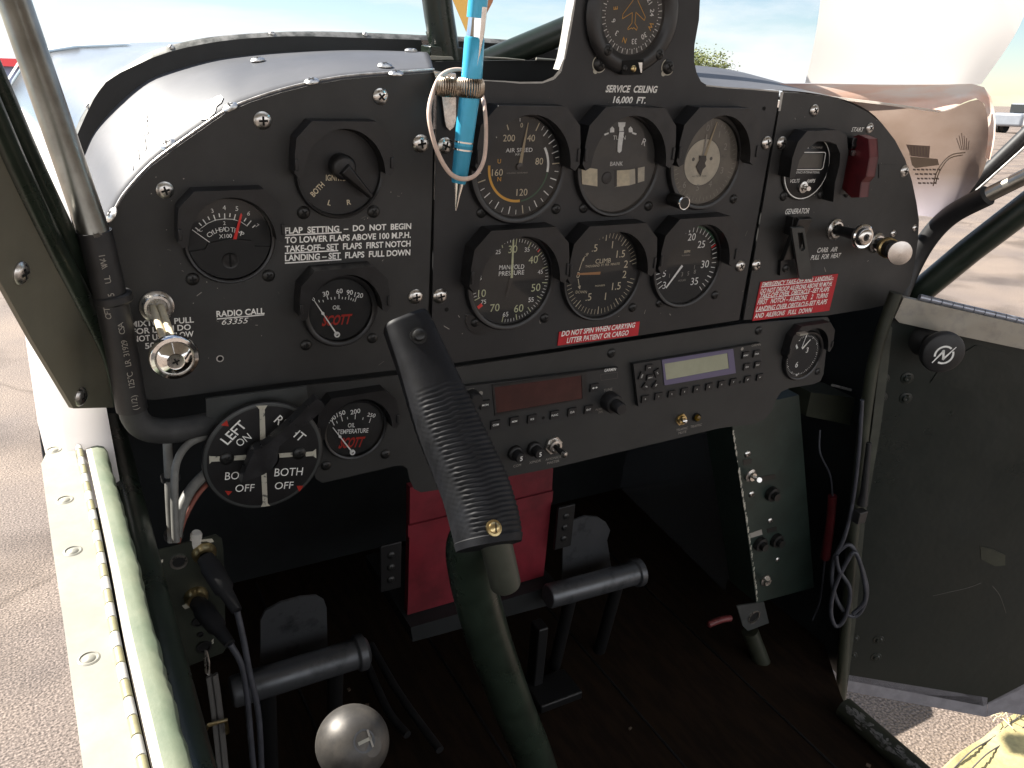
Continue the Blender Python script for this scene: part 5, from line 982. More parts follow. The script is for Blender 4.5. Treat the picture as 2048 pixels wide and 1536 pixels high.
build('paint_chips', m, t, smooth=0)
def plug(lb, a, b, pts, ribs=True):
    t = thing('headset_plug', lb, 'headset plug', a, 'headset plugs'); d_ = (b - a); m = MB(); m.tube([a, a + d_ * .12, a + d_ * .18, a + d_ * .6, a + d_ * .66, b], [.0060, .0060, .0072, .0066, .0048, .0036], 'plug_rubber', 24)
    for k in range(6): c = a + d_ * (.70 + .05 * k); m.tube([c - d_.normalized() * .0008, c + d_.normalized() * .0008], .0046 - .0002 * k, 'rubber', 16)
    build('plug_body', m, t); m = MB(); m.tube(smooth_line([b] + pts, 10), .0022, 'cord_grey', 10); build('cord', m, t)
k1 = JB.p(*jq([(408, 1107)])[0], .005); k2 = JB.p(*jq([(393, 1196)])[0], .005)
plug('upper headset plug and cord in the jack box', k1, U(474, 1222, -.10), [U(487, 1280, -.105), U(500, 1350, -.11), U(517, 1430, -.115), U(524, 1560, -.12)])
plug('lower headset plug and cord in the jack box', k2, U(460, 1288, -.105), [U(483, 1330, -.108), U(494, 1390, -.111), U(500, 1460, -.115), U(509, 1560, -.12)])
t = thing('key_strap', 'braided grey strap hanging on a split ring below the jack box', 'strap', U(412, 1320, -.075)); m = MB(); m.tube([U(411, 1300, -.077), U(410, 1318, -.078), U(412, 1345, -.079), U(418, 1350, -.079), U(418, 1325, -.077), U(413, 1302, -.075)], .0008, 'steel', 8, closed=True); build('ring', m, t)
m = MB(); sp_ = smooth_line([U(418, 1352, -.079), U(425, 1400, -.083), U(432, 1460, -.087), U(442, 1560, -.093)], 10); m.tube(sp_, .0032, 'strap_grey', 10, sq=.5); m.tube([p + V(.004, 0, 0) for p in sp_], .0030, 'strap_grey', 10, sq=.5); build('strap', m, t)
m = MB(); m.tube([U(410, 1460, -.085), U(418, 1450, -.093), U(452, 1440, -.093), U(455, 1465, -.09)], .0016, 'brass', 8); build('clip', m, t)
# wires below the left panel
for lb, pts, mt, r in [('grey cable bundle running down to the jack box', [(334, 872), (337, 930), (340, 1000), (345, 1085)], 'wire_grey', .0032), ('second grey cable joining the bundle from the right', [(412, 872), (375, 890), (352, 930), (349, 1000), (352, 1085)], 'wire_grey', .0026),
                       ('grey tube curving down from behind the fuel selector', [(425, 935), (385, 975), (362, 1020), (352, 1075)], 'wire_grey', .0038), ('thin reddish wire beside the grey tube', [(428, 955), (395, 990), (368, 1040), (356, 1085)], 'wire_red', .0018)]:
    m = MB(); m.tube(smooth_line([U(*p, -.02 - .012 * i) for i, p in enumerate(pts)]), r, mt, 10); tag(build('cable', m), lb, 'cable', 'cables under the left panel')
for p in [(341, 955), (347, 1070)]:
    m = MB(); c = U(*p, -.035 if p[1] < 1000 else -.05); m.tube([c + V(0, 0, -.002), c + V(0, 0, .002)], .0062, 'rubber', 14); tag(build('cable_tie', m), 'black cable tie %s the grey bundle' % ('round the middle of' if p[1] < 1000 else 'at the foot of'), 'cable tie', 'cable ties')

# ================================================================== LEFT SIDE
def along(pts, d):
    for a, b in zip(pts, pts[1:]):
        l = (b - a).length
        if d <= l: return a.lerp(b, d / l), (b - a).normalized()
        d -= l
    return pts[-1], (pts[-1] - pts[-2]).normalized()
t = thing('conduit_tube', 'steel tube pushed into a printed black sleeve, left of the panel', 'conduit tube', (-.29, -.02, 0))
m = MB(); T0, T1 = U(190, 472, -.030), U(14, -40, .015); m.tube([T0, T0.lerp(T1, .5), T1], .0088, 'steel_tube', 32); build('tube', m, t)
slv = smooth_line([U(189, 462, -.030), U(206, 530, -.030), U(231, 640, -.030), U(246, 715, -.030), U(258, 785, -.030), U(264, 818, -.030)], 8); m = MB(); m.tube(slv, .0096, 'rubber', 28); o = build('sleeve', m, t)
m = MB(); hs = smooth_line([U(262, 805, -.030), U(270, 835, -.029), U(290, 855, -.028), U(325, 862, -.026), U(370, 858, -.022), U(430, 846, -.010)], 8); m.tube(hs, .0086, 'sleeve_grey', 24); build('hose', m, t)
m = MB(); c0, c1 = U(224, 585, -.030), U(229, 605, -.030); m.tube([c0, c1], .0112, 'rubber', 28); build('clamp', m, t, bevel=.0015)
m = MB(); up_ = slv[::-1]; dd = .004
for ch in '(1/2)  125°C  LR 31929  CSA  OFT   5   UL  VW-1     CFR-125  (1/2)  125°C  LR':
    c, ax = along(up_, dd); n_ = (CAM_P - c); n_ = (n_ - ax * n_.dot(ax)).normalized(); vv = n_.cross(ax)
    if ch != ' ':
        lo_ = -.0022 if dd < .062 else (.0035 if dd < .075 else -.0006); q = c + (n_ * math.cos(lo_ / .0098) + vv * math.sin(lo_ / .0098)) * .0099; nn = (q - c).normalized(); put(m, F(q, ax, nn.cross(ax), nn), ch, 0, 0, .0034, 'dim_paint', 0)
    dd += .0022
build('lettering', m, o, smooth=0)
t = thing('door_surround', 'dark green tubes with an olive sheet strip, at the left edge', 'door frame', (-.31, -.04, 0))
pa, pb, pc = U(-20, 300, -.09), U(-20, 560, -.09), U(200, 816, .0); n_ = (pb - pa).cross(pc - pa).normalized(); n_ = n_ if n_.dot(CAM_P - pa) > 0 else -n_
x_ = (pb - pa).normalized(); OF = F(pa, x_, n_.cross(x_), n_); m = MB(); m.prism(OF, [OF.inv(UP(*p, pa, n_))[:2] for p in [(-60, 190), (47, 395), (97, 505), (186, 662), (221, 758), (227, 815), (147, 817), (65, 681), (-60, 455)]], -.003, 0, 'olive_sheet'); build('strip_sheet', m, t, smooth=0, bevel=.0006)
for p in [(41, 546), (160, 793)]: k = OF.inv(UP(*p, pa, n_)); screw(OF, k[0], k[1], .0064, 0, t, 'steel')
for dx, dy, r, back in [(0, 0, .0072, .002), (24, -14, .0078, .006)]:
    m = MB(); m.tube(smooth_line([UP(a + dx, b + dy, pa - n_ * back, n_) for a, b in [(-140, -40), (-30, 205), (30, 340), (100, 485), (165, 610), (210, 705), (232, 800)]]), r, 'green_tube', 20); build('tube', m, t)
# sill with two hinged flaps
SZ = -.10
t = thing('door_sill', 'sunlit door sill of cream and green flaps joined by a yellow piano hinge', 'door sill', (-.32, -.13, SZ))
oL = [(109, 871), (82, 928), (104, 1090), (126, 1240), (166, 1536), (200, 1790)]; hL = [(141, 862), (160, 945), (183, 1056), (205, 1175), (227, 1302), (277, 1536), (325, 1760)]
m = MB(); fr = F((0, 0, SZ), (1, 0, 0), (0, 1, 0), (0, 0, 1)); zq = lambda pts, z=SZ: [tuple(UZ(*p, z)[:2]) for p in pts]
m.prism(fr, zq(oL + hL[::-1]), -.004, 0, 'sill_cream'); build('outer_flap', m, t, smooth=0, bevel=.0018, segs=3)
gL = [(153, 832), (163, 880), (188, 1000), (214, 1130), (243, 1290), (297, 1536), (346, 1760)]; gR = [(208, 869), (222, 928), (247, 1016), (276, 1120), (306, 1243), (355, 1420), (385, 1536), (445, 1760)]
A_ = resample(smooth_line([UZ(*p, SZ) for p in gL]), 60); B_ = resample(smooth_line([UZ(*p, SZ) for p in gR]), 60)
rows_ = []
for f_, dz in [(.10, -.012), (.10, 0), (.34, .0008), (.6, .0012), (.9, 0), (1.0, -.003), (1.0, -.012), (.97, -.03)]: rows_.append([a.lerp(b, f_) + V((random.random() - .5) * .0014 if f_ > .8 else 0, 0, dz + ((random.random() - .5) * .001 if f_ > .8 else 0)) for a, b in zip(A_, B_)])
m = MB(); m.grid(rows_[:3], 'sill_cream'); m.grid(rows_[2:], 'sill_green'); build('inner_flap', m, t, smooth=70)
m = MB(); hl_ = resample(smooth_line([UZ(*p, SZ + .001) for p in [(150, 858), (168, 945), (191, 1056), (213, 1175), (236, 1302), (287, 1536), (335, 1760)]]), 33)
for i in range(32):
    a, b = hl_[i], hl_[i + 1]; m.tube([a.lerp(b, .02), a.lerp(b, .98)], .0022, 'hinge_yellow' if i % 2 else 'hinge_white', 14)
build('hinge', m, t, bevel=.0003)
for p, ox in [((146, 1102), 0), ((178, 1317), 0), ((193, 877), 0), ((108, 900), 0), ((130, 1000), 0)]:
    u, v = zq([p])[0]; mm = MB(); mm.lathe(fr.p(u, v, 0), fr.n, [(.0050, .0001), (.0042, .0005), (.0034, -.0003), (.0026, .0004), (.0014, .0008), (0, .0009)], 'sill_cream', 20); build('rivet', mm, t)
m = MB(); m.tube([UZ(128, 866, SZ + .002), UZ(131, 838, SZ + .012)], .0042, 'rubber', 14); build('latch_pin', m, t)
m = MB(); m.tube([UZ(222, 850, -.13), UZ(250, 980, -.13), UZ(322, 1290, -.13), UZ(375, 1510, -.13), UZ(455, 1800, -.13)], .0105, 'green_tube', 18); tag(build('side_tube', m), 'dark green frame tube running under the left sill', 'frame tube')
# throttle ball
t = thing('throttle_knob', 'worn grey metal ball knob with a T slot, at the bottom edge', 'knob', U(705, 1480, -.27)); c = U(705, 1485, -.27); r = 73 / 3990
m = MB(); m.lathe(c, (.3, -.75, .45), [(r * math.sin(math.pi * i / 24), -r * math.cos(math.pi * i / 24)) for i in range(23)] + [(r * .26, r * .966), (r * .12, r * .962), (0, r * .96)], 'knob_ball', 48); build('ball', m, t)
sd_ = (U(764, 1478, -.30) - c).normalized(); x, y, z = basis(sd_, V(0, 0, 1)); fr = F(c + z * r * .955, x, y, z); m = MB(); m.disc(fr, 0, 0, r * .30, .0002, 'pedal_grey', 28); m.line(fr, (-.0034, .0), (.0036, .0), .0016, .0008, 'sill_cream'); m.line(fr, (.0030, -.0042), (.0030, .0042), .0010, .0008, 'dim_paint'); build('set_screw', m, t, smooth=0)
m = MB(); m.tube([c, V(c.x - .012, c.y - .02, c.z - .07)], .006, 'green_tube', 16); build('stem', m, t)

# ================================================================== RIGHT SIDE
t = thing('console_panel', 'chipped dark green switch plate below the right end of the radio panel', 'switch plate', U(1540, 1000, -.04)); CF = F((0, .02, 0), (1, 0, 0), (0, 0, 1), (0, -1, 0))
m = MB(); m.prism(CF, fpx(CF, 0, [(1460, 820), (1598, 790), (1628, 1175), (1513, 1206), (1490, 1030)]), -.05, 0, 'console_green'); build('plate', m, t, smooth=0, bevel=.0012)
m = MB(); ed = fpx(CF, .0003, [(1465, 860), (1474, 920), (1484, 985), (1494, 1050), (1504, 1115), (1514, 1200)])
for i in range(120):
    f_ = random.random() ** .8 * (len(ed) - 1); k = int(f_); a = Vector(ed[k]).lerp(Vector(ed[min(k + 1, len(ed) - 1)]), f_ - k); l = random.uniform(.0005, .003); m.fbox(CF, a.x, a.x + random.uniform(.0006, .0022), a.y - l, a.y + l, .0001, .0003 + i * 1e-6, 'worn_white')
build('paint_chips', m, t, smooth=0)
for p, r, mt in [((1495, 908), .0046, 'steel'), ((1503, 988), .0044, 'steel'), ((1540, 1041), .0040, 'steel'), ((1555, 1119), .0036, 'steel')]: k = fpx(CF, 0, [p])[0]; screw(CF, *k, r, 0, t, mt)
for p, r, L_, mt in [((1541, 986), .0095, .012, 'black_screw'), ((1518, 1086), .0095, .012, 'black_screw'), ((1551, 1079), .0095, .012, 'black_screw')]:
    k = fpx(CF, 0, [p])[0]; m = MB(); m.lathe(CF.p(*k, 0), CF.n, [(r, 0), (r * .95, L_ * .5), (r * .6, L_ * .55), (r * .55, L_), (0, L_)], mt, 20); build('fuse_knob', m, t)
for p, q in [((1500, 950), (1519, 960)), ((1530, 1160), (1536, 1157))]:
    k = fpx(CF, 0, [p])[0]; m = MB(); m.lathe(CF.p(*k, 0), CF.n, [(.008, 0), (.008, .002), (.005, .003), (.005, .006), (0, .006)], 'steel', 20); b = U(*q, -.005); m.tube([CF.p(*k, .004), b], [.002, .003], 'steel', 10); build('toggle', m, t)
m = MB()
for P_ in [[(1515, 955), (1550, 948), (1552, 957), (1518, 966)], [(1486, 920), (1503, 917), (1504, 927), (1487, 930)], [(1534, 1058), (1553, 1053), (1554, 1062), (1535, 1066)]]: m.prism(CF, fpx(CF, .0004, P_), .0001, .0005, 'black_screw')
m.prism(CF, fpx(CF, .0004, [(1499, 1067), (1523, 1059), (1525, 1069), (1502, 1076)]), .0001, .0005, 'dim_paint'); build('label_strip', m, t, smooth=0)
t = thing('ring_bracket', 'small plate with a round steel ring hanging below the green switch plate', 'bracket', U(1510, 1235, -.04)); m = MB(); m.prism(CF, fpx(CF, 0, [(1474, 1212), (1528, 1204), (1538, 1246), (1496, 1262), (1486, 1252)]), -.002, 0, 'plate_grey'); build('plate', m, t, smooth=0, bevel=.0006)
k = fpx(CF, .001, [(1508, 1234)])[0]; m = MB(); m.lathe(CF.p(*k, 0), CF.n, [(.0096, 0), (.0096, .002), (.0084, .002), (.0082, .0002), (0, .0002)], ['steel', 'steel', 'steel', 'hole', 'hole'], 30); build('ring', m, t)
m = MB(); m.tube(smooth_line([U(1415, 1250, .02), U(1440, 1240, .019), U(1462, 1236, .018)]), [.002] + [.0042] * 15 + [.003], 'red_front', 10); tag(build('red_tag', m), 'small red tag left of the steel ring', 'tag')
m = MB(); m.tube([U(1665, 992, .0), U(1660, 1050, .0), U(1650, 1116, .0)], [.0055, .0055, .0065], 'red_dark', 14); m.tube(smooth_line([U(1640, 860, .02), U(1640, 905, .01), U(1660, 950, .0), U(1665, 992, .0)]), .0012, 'cord_grey', 8); m.tube(smooth_line([U(1650, 1116, .0), U(1640, 1200, .0), U(1625, 1240, .0)]), .0012, 'cord_grey', 8); tag(build('fuse_holder', m), 'red inline stick hanging on a thin wire beside the door post', 'cord')
t = thing('vent_box', 'dim olive box behind the door post, under the right panel corner', 'box', U(1665, 815, .03)); VF = pf(0, 0, .03); m = MB(); m.prism(VF, fpx(VF, 0, [(1622, 785), (1710, 796), (1700, 850), (1612, 832)]), -.05, 0, 'olive_dark'); build('body', m, t, smooth=0, bevel=.003); m = MB(); m.tube([U(1664, 770, .03), U(1702, 780, .03)], .0016, 'bare_edge', 8); build('edge_strip', m, t)  # thin bright tube above the box stands in for a highlight
m = MB(); a = U(1500, 1262, .025); m.tube([a, U(1545, 1380, .0), U(1610, 1560, -.04)], .011, 'olive_dark', 18); tag(build('strut_tube', m), 'dark tube slanting down from the ring bracket to the floor', 'tube')
# door post, strut and frame tubes
D0, Dn = V(.49, -.02, 0), V(-.507, -.862, 0).normalized()
dpt = lambda px, py, off=0.0: UP(px, py, D0 + Dn * off, Dn)
DF = F(D0, V(.862, -.507, 0), V(0, 0, 1), Dn); dq = lambda pts, off=0.0: [DF.inv(dpt(*p, off))[:2] for p in pts]
t = thing('door_post', 'dark green door post running down the right side of the cockpit', 'door post', dpt(1740, 900))
m = MB(); m.tube(smooth_line([dpt(*p, .012) for p in [(1792, 585), (1768, 650), (1748, 720), (1735, 800), (1726, 870), (1708, 1050), (1691, 1250), (1679, 1420), (1672, 1500)]]), .0068, 'olive_dark', 20); build('post_tube', m, t)
m = MB(); m.prism(DF, dq([(1770, 640), (1784, 655), (1772, 770), (1760, 860), (1731, 1030), (1710, 1250), (1692, 1392), (1681, 1390), (1700, 1216), (1714, 1045), (1744, 851), (1752, 780)], .004), .0, .005, 'post_olive'); build('hinge_strip', m, t, smooth=0, bevel=.0008)
t = thing('conduit_tube', 'steel tube in a black sleeve crossing in front of the right window', 'conduit tube', (.55, -.03, .04))

S0, S1 = UX(1950, 403, .556), UX(2120, 318, .585); m = MB(); m.tube([S0, S1], .0080, 'steel_tube', 28); build('tube', m, t)
m = MB(); m.tube(smooth_line([UX(1975, 391, .556), UX(1905, 428, .556), UX(1860, 472, .553), UX(1825, 530, .546), UX(1795, 600, .530), UX(1765, 680, .512)]), .0108, 'rubber', 24); build('sleeve', m, t)
t = thing('window_frame', 'dark green slanting window frame tubes at the right edge', 'window frame', (.58, -.02, 0)); m = MB(); m.tube([UX(1822, 598, .565), UX(1940, 500, .585), UX(2120, 362, .61)], .0150, 'green_tube', 24); build('tube', m, t)
m = MB(); m.tube([UX(1858, 470, .59), UX(1935, 382, .605), UX(2120, 205, .64)], .0085, 'rubber', 18); build('seal', m, t); m = MB(); m.tube([UX(1880, 462, .580), UX(1945, 388, .597), UX(2120, 232, .63)], .0012, 'bare_edge', 8); build('bright_edge', m, t)
# open door
t = thing('cabin_door', 'open right door with grey inner face, aluminium top rail and black round knob', 'door', (.5, -.03, -.6))
m = MB(); m.prism(DF, dq([(1784, 640), (1800, 634), (2200, 722), (2230, 1290), (2140, 1335), (1967, 1412), (1692, 1360), (1710, 1250), (1731, 1030), (1760, 860)]), -.012, 0, 'door_grey'); build('door_sheet', m, t, smooth=0, bevel=.0012)
m = MB(); m.prism(DF, dq([(1806, 594), (2220, 688), (2220, 745), (2048, 698), (1900, 667), (1797, 644), (1788, 634)], .008), .0005, .010, 'door_alu'); build('top_rail', m, t, smooth=0, bevel=.002)
m = MB(); hp = resample([dpt(1838, 594, .004), dpt(2220, 683, .004)], 19)
for i in range(18): m.tube([hp[i].lerp(hp[i + 1], .03), hp[i].lerp(hp[i + 1], .97)], .0036, 'alu_blue', 12)
build('hinge', m, t, bevel=.0003)
m = MB(); m.prism(DF, dq([(1690, 1335), (1965, 1380), (1963, 1419), (1688, 1367)], -.014), -.002, 0, 'alu_blue'); m.prism(DF, dq([(1966, 1390), (2130, 1305), (2140, 1442), (2048, 1417), (1993, 1408), (1964, 1418)], -.014), -.002, 0, 'alu_blue'); build('edge_strip', m, t, smooth=0)
for p in [(1814, 756), (1811, 796), (1757, 1280), (1752, 1315), (1766, 758), (1762, 795), (1708, 1278), (1704, 1312)]:
    k = dq([p])[0]; m = MB(); m.lathe(DF.p(*k, 0), DF.n, [(.0075, 0), (.0070, .0008), (.0048, .0012), (.0035, .0030), (.0015, .0032), (0, .0026)], 'door_grey', 18); build('rivet', m, t)
m = MB(); m.prism(DF, dq([(1950, 690), (2012, 706), (2012, 735), (1985, 790), (1930, 780), (1860, 765), (1880, 735)]), .0003, .0011, 'door_grey'); build('patch', m, t, smooth=0, bevel=.0006)
m = MB(); m.prism(DF, dq([(1960, 1092), (1985, 1098), (2010, 1110), (2010, 1130), (1990, 1132), (1962, 1118)]), .0002, .0007, 'olive_dark'); build('paint_patch', m, t, smooth=0)
m = MB()
for pts in [[(1866, 1192), (1900, 1184), (1935, 1176), (1962, 1166)], [(1985, 1172), (2000, 1192), (2012, 1226)]]:
    m.tube(smooth_line([dpt(*p, .0001) for p in pts]), .0003, 'faint_paint', 5)
build('scratches', m, t)
kc = dpt(1888, 707, .042); kb = kc - DF.n * .042; r = 43.5 / 1900
m = MB(); m.lathe(kb, DF.n, [(.020, 0), (.018, .004), (.011, .010), (.009, .026), (r * .9, .030), (r, .034), (r * 1.01, .038), (r * .96, .0418), (r * .86, .0432), (0, .0436)], 'rubber', 48); ko = build('knob', m, t)
KF = F(kb + DF.n * .0437, DF.u, DF.v, DF.n); m = MB(); S_ = .0098; o_ = (-.0005, -.001)
def KL(a, b, w1, w2): m.line(KF, (o_[0] + a[0] * S_, o_[1] + a[1] * S_), (o_[0] + b[0] * S_, o_[1] + b[1] * S_), w1 * S_, .0003, 'white_paint', w2 * S_)
m.ring(KF, *o_, S_ * .86, S_ * 1.08, .0002, 'white_paint', -105, 38); m.ring(KF, *o_, S_ * .86, S_ * 1.08, .0002, 'white_paint', 62, 205)
KL((-1.05, -1.0), (-.12, .52), .12, .26); KL((-.20, .55), (.05, -.55), .26, .26); KL((-.02, -.55), (1.05, 1.0), .26, .10); build('emblem', m, ko, smooth=0)
# coiled cord
t = thing('coiled_cord', 'dark grey cord looped in a coil against the door post', 'cord', dpt(1700, 1170, .03)); cl = lambda pts, off: [dpt(*p, off) for p in pts]
m = MB(); m.tube(smooth_line(cl([(1680, 1100), (1700, 1090), (1718, 1120), (1734, 1180), (1722, 1222), (1700, 1232), (1676, 1205), (1664, 1160), (1668, 1120)], .03), 8, closed=True), .0026, 'cord_grey', 10, closed=True)
m.tube(smooth_line(cl([(1672, 1110), (1678, 1140), (1700, 1180), (1690, 1235), (1672, 1252), (1662, 1225), (1668, 1180), (1690, 1130), (1710, 1105), (1726, 1150), (1730, 1200), (1705, 1228)], .034), 8), .0026, 'cord_grey', 10); m.tube(smooth_line(cl([(1724, 800), (1718, 900), (1706, 1000), (1690, 1070), (1672, 1110)], .03), 8), .0024, 'cord_grey', 10); build('cord', m, t)
m = MB(); m.tube(cl([(1738, 885), (1728, 985), (1724, 1010)], .03), [.003, .0045, .0065], 'rubber', 12); c = dpt(1719, 1032, .032); m.box(c, (.014, .01, .016), 'rubber'); build('clip', m, t, bevel=.001)
# floor edge tube by the door
t = thing('door_threshold', 'chipped dark frame tube along the bottom of the right door opening', 'frame tube', (.53, -.2, FZ)); m = MB(); Ta, Tb = UZ(1688, 1415, FZ + .012), UZ(1842, 1550, FZ + .012); m.tube([Ta, Tb + (Tb - Ta) * .5], .0135, 'olive_dark', 22); build('tube', m, t)
m = MB(); ad = (Tb - Ta).normalized()
for i in range(90):
    f_ = .08 + .95 * random.random() ** .9; c = Ta.lerp(Tb, f_); n_ = (CAM_P - c); n_ = (n_ - ad * n_.dot(ad)).normalized(); sv = n_.cross(ad); an = random.gauss(.15, .25); nn = (n_ * math.cos(an) + sv * math.sin(an)); q = c + nn * .0137; fr = F(q, ad, nn.cross(ad), nn); l = random.uniform(.001, .006); h = random.uniform(.0006, .002)
    m.poly(fr, [(-l, 0), (-l * .4, -h), (l * .6, -h * .7), (l, .1 * h), (l * .3, h), (-l * .5, h * .8)], i * 2e-6, 'lip_metal')
build('paint_chips', m, t, smooth=0)

# ================================================================== PEN, HOLDER, BAND
t = thing('pen', 'bright blue ballpoint pen with chrome clip and tip, clipped before the centre panel', 'pen', U(920, 330, -.035)); PY = -.035
pp = lambda px, py, dy=0: U(px, py, PY + dy); ax = (pp(960, -40) - pp(912, 421)).normalized()
def seg(pts, mt, nm, n=28, **k): m = MB(); m.tube([pp(*p[:2]) for p in pts], [p[2] for p in pts], mt, n); return build(nm, m, t, **k)
sc = lambda w_: w_ / 2 / 2760
seg([(911.5, 421, .0005), (912.2, 416, .0008), (912.5, 413, .0011), (914.5, 392, sc(13)), (917.5, 364, sc(25))], 'chrome', 'tip')
seg([(917, 366, sc(27)), (918.5, 357, sc(31)), (926, 300, sc(35)), (927, 291, sc(35.5))], 'pen_teal', 'lower_barrel')
seg([(927, 291, sc(36)), (928.5, 276, sc(36.5)), (940, 185, sc(39)), (944, 150, sc(39.5)), (949, 78, sc(37)), (949.4, 74, sc(34))], 'pen_blue', 'barrel')
for py_ in (299, 284): k = (300 - py_) / 150; seg([(925.9 + (300 - py_) * .127, py_ + 1.6, sc(37.5)), (926.3 + (300 - py_) * .127, py_ - 1.6, sc(37.5))], 'chrome', 'ring')
seg([(949.4, 76, sc(34)), (951, 58, sc(31)), (953, 34, sc(29))], 'chrome', 'collar'); seg([(952.8, 36, sc(36)), (958, -20, sc(36)), (963, -80, sc(34))], 'pen_blue', 'top_barrel')
m = MB(); c0 = [pp(*p, -.006) for p in [(968, 14), (964, 60), (957, 110), (948, 158)]]; wv = [.0030, .0028, .0022, .0011]; rows_ = []
for p, w_ in zip(c0, wv): rows_.append([p + V(-w_, .0012, 0), p + V(-w_ * .6, -.0004, 0), p + V(0, -.0010, 0), p + V(w_ * .6, -.0004, 0), p + V(w_, .0012, 0), p + V(0, .0020, 0), p + V(-w_, .0012, 0)])
m.grid(rows_, 'chrome'); m.add([pp(968, 14, -.006) + V(-.003, .001, 0), pp(968, 14, -.006) + V(.003, .001, 0), pp(958, 8, 0) + V(.003, 0, 0), pp(958, 8, 0) + V(-.003, 0, 0)], [(0, 1, 2, 3)], 'chrome'); build('clip', m, t, smooth=60)
t = thing('pen_holder', 'double spring coil pen holder clipped over the top of the panel', 'pen holder', U(915, 178, -.03))
def coil(px0, px1, py0, py1, y):
    c = U((px0 + px1) / 2, (py0 + py1) / 2, y); k = (U(px1, (py0 + py1) / 2, y) - U(px0, (py0 + py1) / 2, y)).length / 2; h = (U((px0 + px1) / 2, py0, y) - U((px0 + px1) / 2, py1, y)).length / 2; mm = MB(); n = max(22, int(k * 3600))
    for i in range(n):
        a = 2 * math.pi * i / n; dr = V(math.cos(a), math.sin(a), 0); mm.tube([c + dr * (k - .0022 + .0022 * math.cos(q)) + V(0, 0, h * math.sin(q)) for q in [2 * math.pi * j / 14 for j in range(14)]], .00068, 'wire_coil', 6, closed=True)
    return mm, c
mm, c = coil(875.5, 914.5, 156, 192, -.024); build('coil', mm, t); mm, c = coil(916, 965.5, 157, 194, PY); build('coil', mm, t)
m = MB(); fr = pf(0, 0, -.0035); m.prism(fr, fpx(fr, 0, [(883, 186), (912, 188), (912, 240), (908, 254), (900, 261), (893, 254), (890, 240)]), -.0012, 0, 'steel'); m.prism(fr, fpx(fr, 0, [(868, 143), (912, 148), (912, 190), (880, 188)]), -.0012, 0, 'steel'); m.grid([[U(868, 143, -.004), U(912, 148, -.004)], [U(866, 141, .004), U(910, 146, .004)]], 'steel'); build('clip_plate', m, t, bevel=.0008)
m = MB(); bp_ = [(884, 150, -.014), (866, 185, -.022), (858, 225, -.034), (864, 268, -.042), (880, 315, -.047), (903, 349, -.047), (930, 358, -.047), (953, 348, -.046), (968, 318, -.044), (972, 270, -.04), (970, 225, -.036), (964, 190, -.020), (945, 150, -.014), (915, 139, -.010)]
m.tube(smooth_line([U(*p) for p in bp_], 8, closed=True), .0016, 'band_rubber', 10, closed=True, sq=.75); tag(build('rubber_band', m), 'stretched pinkish rubber band looped round the pen and holder', 'rubber band')

# ================================================================== POSTER
t = thing('poster', 'curled white and brown printed poster propped in the right of the windshield', 'poster', (.45, .05, .14))
def sheet(nm, rows, mt, par=None, off=0.0):
    R_ = [resample(smooth_line([U(*p) for p in r], 6), 30) for r in rows]; cols = [resample(smooth_line([r[j] for r in R_], 6), 24) for j in range(30)]; m = MB(); m.grid(cols, mt); o = build(nm, m, par or t, smooth=70); return o
up1 = sheet('upright_page', [[(1652, -90, .075), (1800, -95, .05), (1960, -100, .02), (2090, -105, -.01)], [(1633, 60, .06), (1790, 60, .04), (1930, 58, .015), (2040, 50, -.01)], [(1610, 166, .045), (1760, 168, .032), (1890, 169, .012), (1962, 169, -.005)]], 'page_white')
sheet('deck_page', [[(1448, 167, .055), (1610, 167, .044), (1760, 169, .030), (1890, 169, .010), (1950, 168, -.002), (1972, 178, -.008), (1984, 200, -.014), (1991, 240, -.018), (1989, 280, -.020), (1980, 320, -.020)], [(1500, 174, .03), (1640, 186, .020), (1760, 193, .012), (1880, 196, .002), (1940, 184, -.006), (1965, 186, -.012), (1977, 208, -.018), (1984, 240, -.022), (1983, 280, -.024), (1975, 318, -.024)], [(1560, 181, .012), (1680, 196, .010), (1780, 208, .006), (1880, 222, .002), (1932, 203, -.006), (1958, 196, -.012), (1970, 212, -.018), (1976, 242, -.022), (1976, 280, -.0245), (1970, 316, -.0245)]], 'page_orange')
hang = [[(1620, 188, .012), (1690, 199, .014), (1780, 210, .012), (1880, 224, .006), (1932, 205, -.002), (1956, 199, -.008), (1966, 206, -.010)], [(1700, 215, .016), (1760, 240, .018), (1830, 262, .014), (1900, 268, .004), (1950, 258, -.008), (1972, 240, -.014), (1978, 236, -.016)],
        [(1760, 270, .018), (1810, 300, .019), (1860, 318, .014), (1920, 322, .002), (1955, 312, -.012), (1974, 298, -.019), (1978, 294, -.020)], [(1800, 330, .016), (1840, 350, .016), (1880, 362, .010), (1920, 366, .0), (1944, 361, -.010), (1960, 352, -.015), (1963, 350, -.016)],
        [(1822, 400, .012), (1850, 408, .012), (1880, 412, .008), (1900, 414, .002), (1912, 410, -.002), (1923, 402, -.006), (1927, 399, -.008)], [(1836, 431, .012), (1850, 432, .011), (1864, 434, .009), (1874, 435, .007), (1882, 435, .004), (1889, 434, .001), (1892, 433, 0)]]
hp_ = sheet('hanging_page', hang, 'page_hang')
ec = [U(*p) for p in [(1566, 184, .008), (1680, 197, .006), (1780, 209, .002), (1880, 223, -.002)]]
m = MB(); m.tube(smooth_line(ec), .0012, 'page_white', 8); build('white_border', m, t)
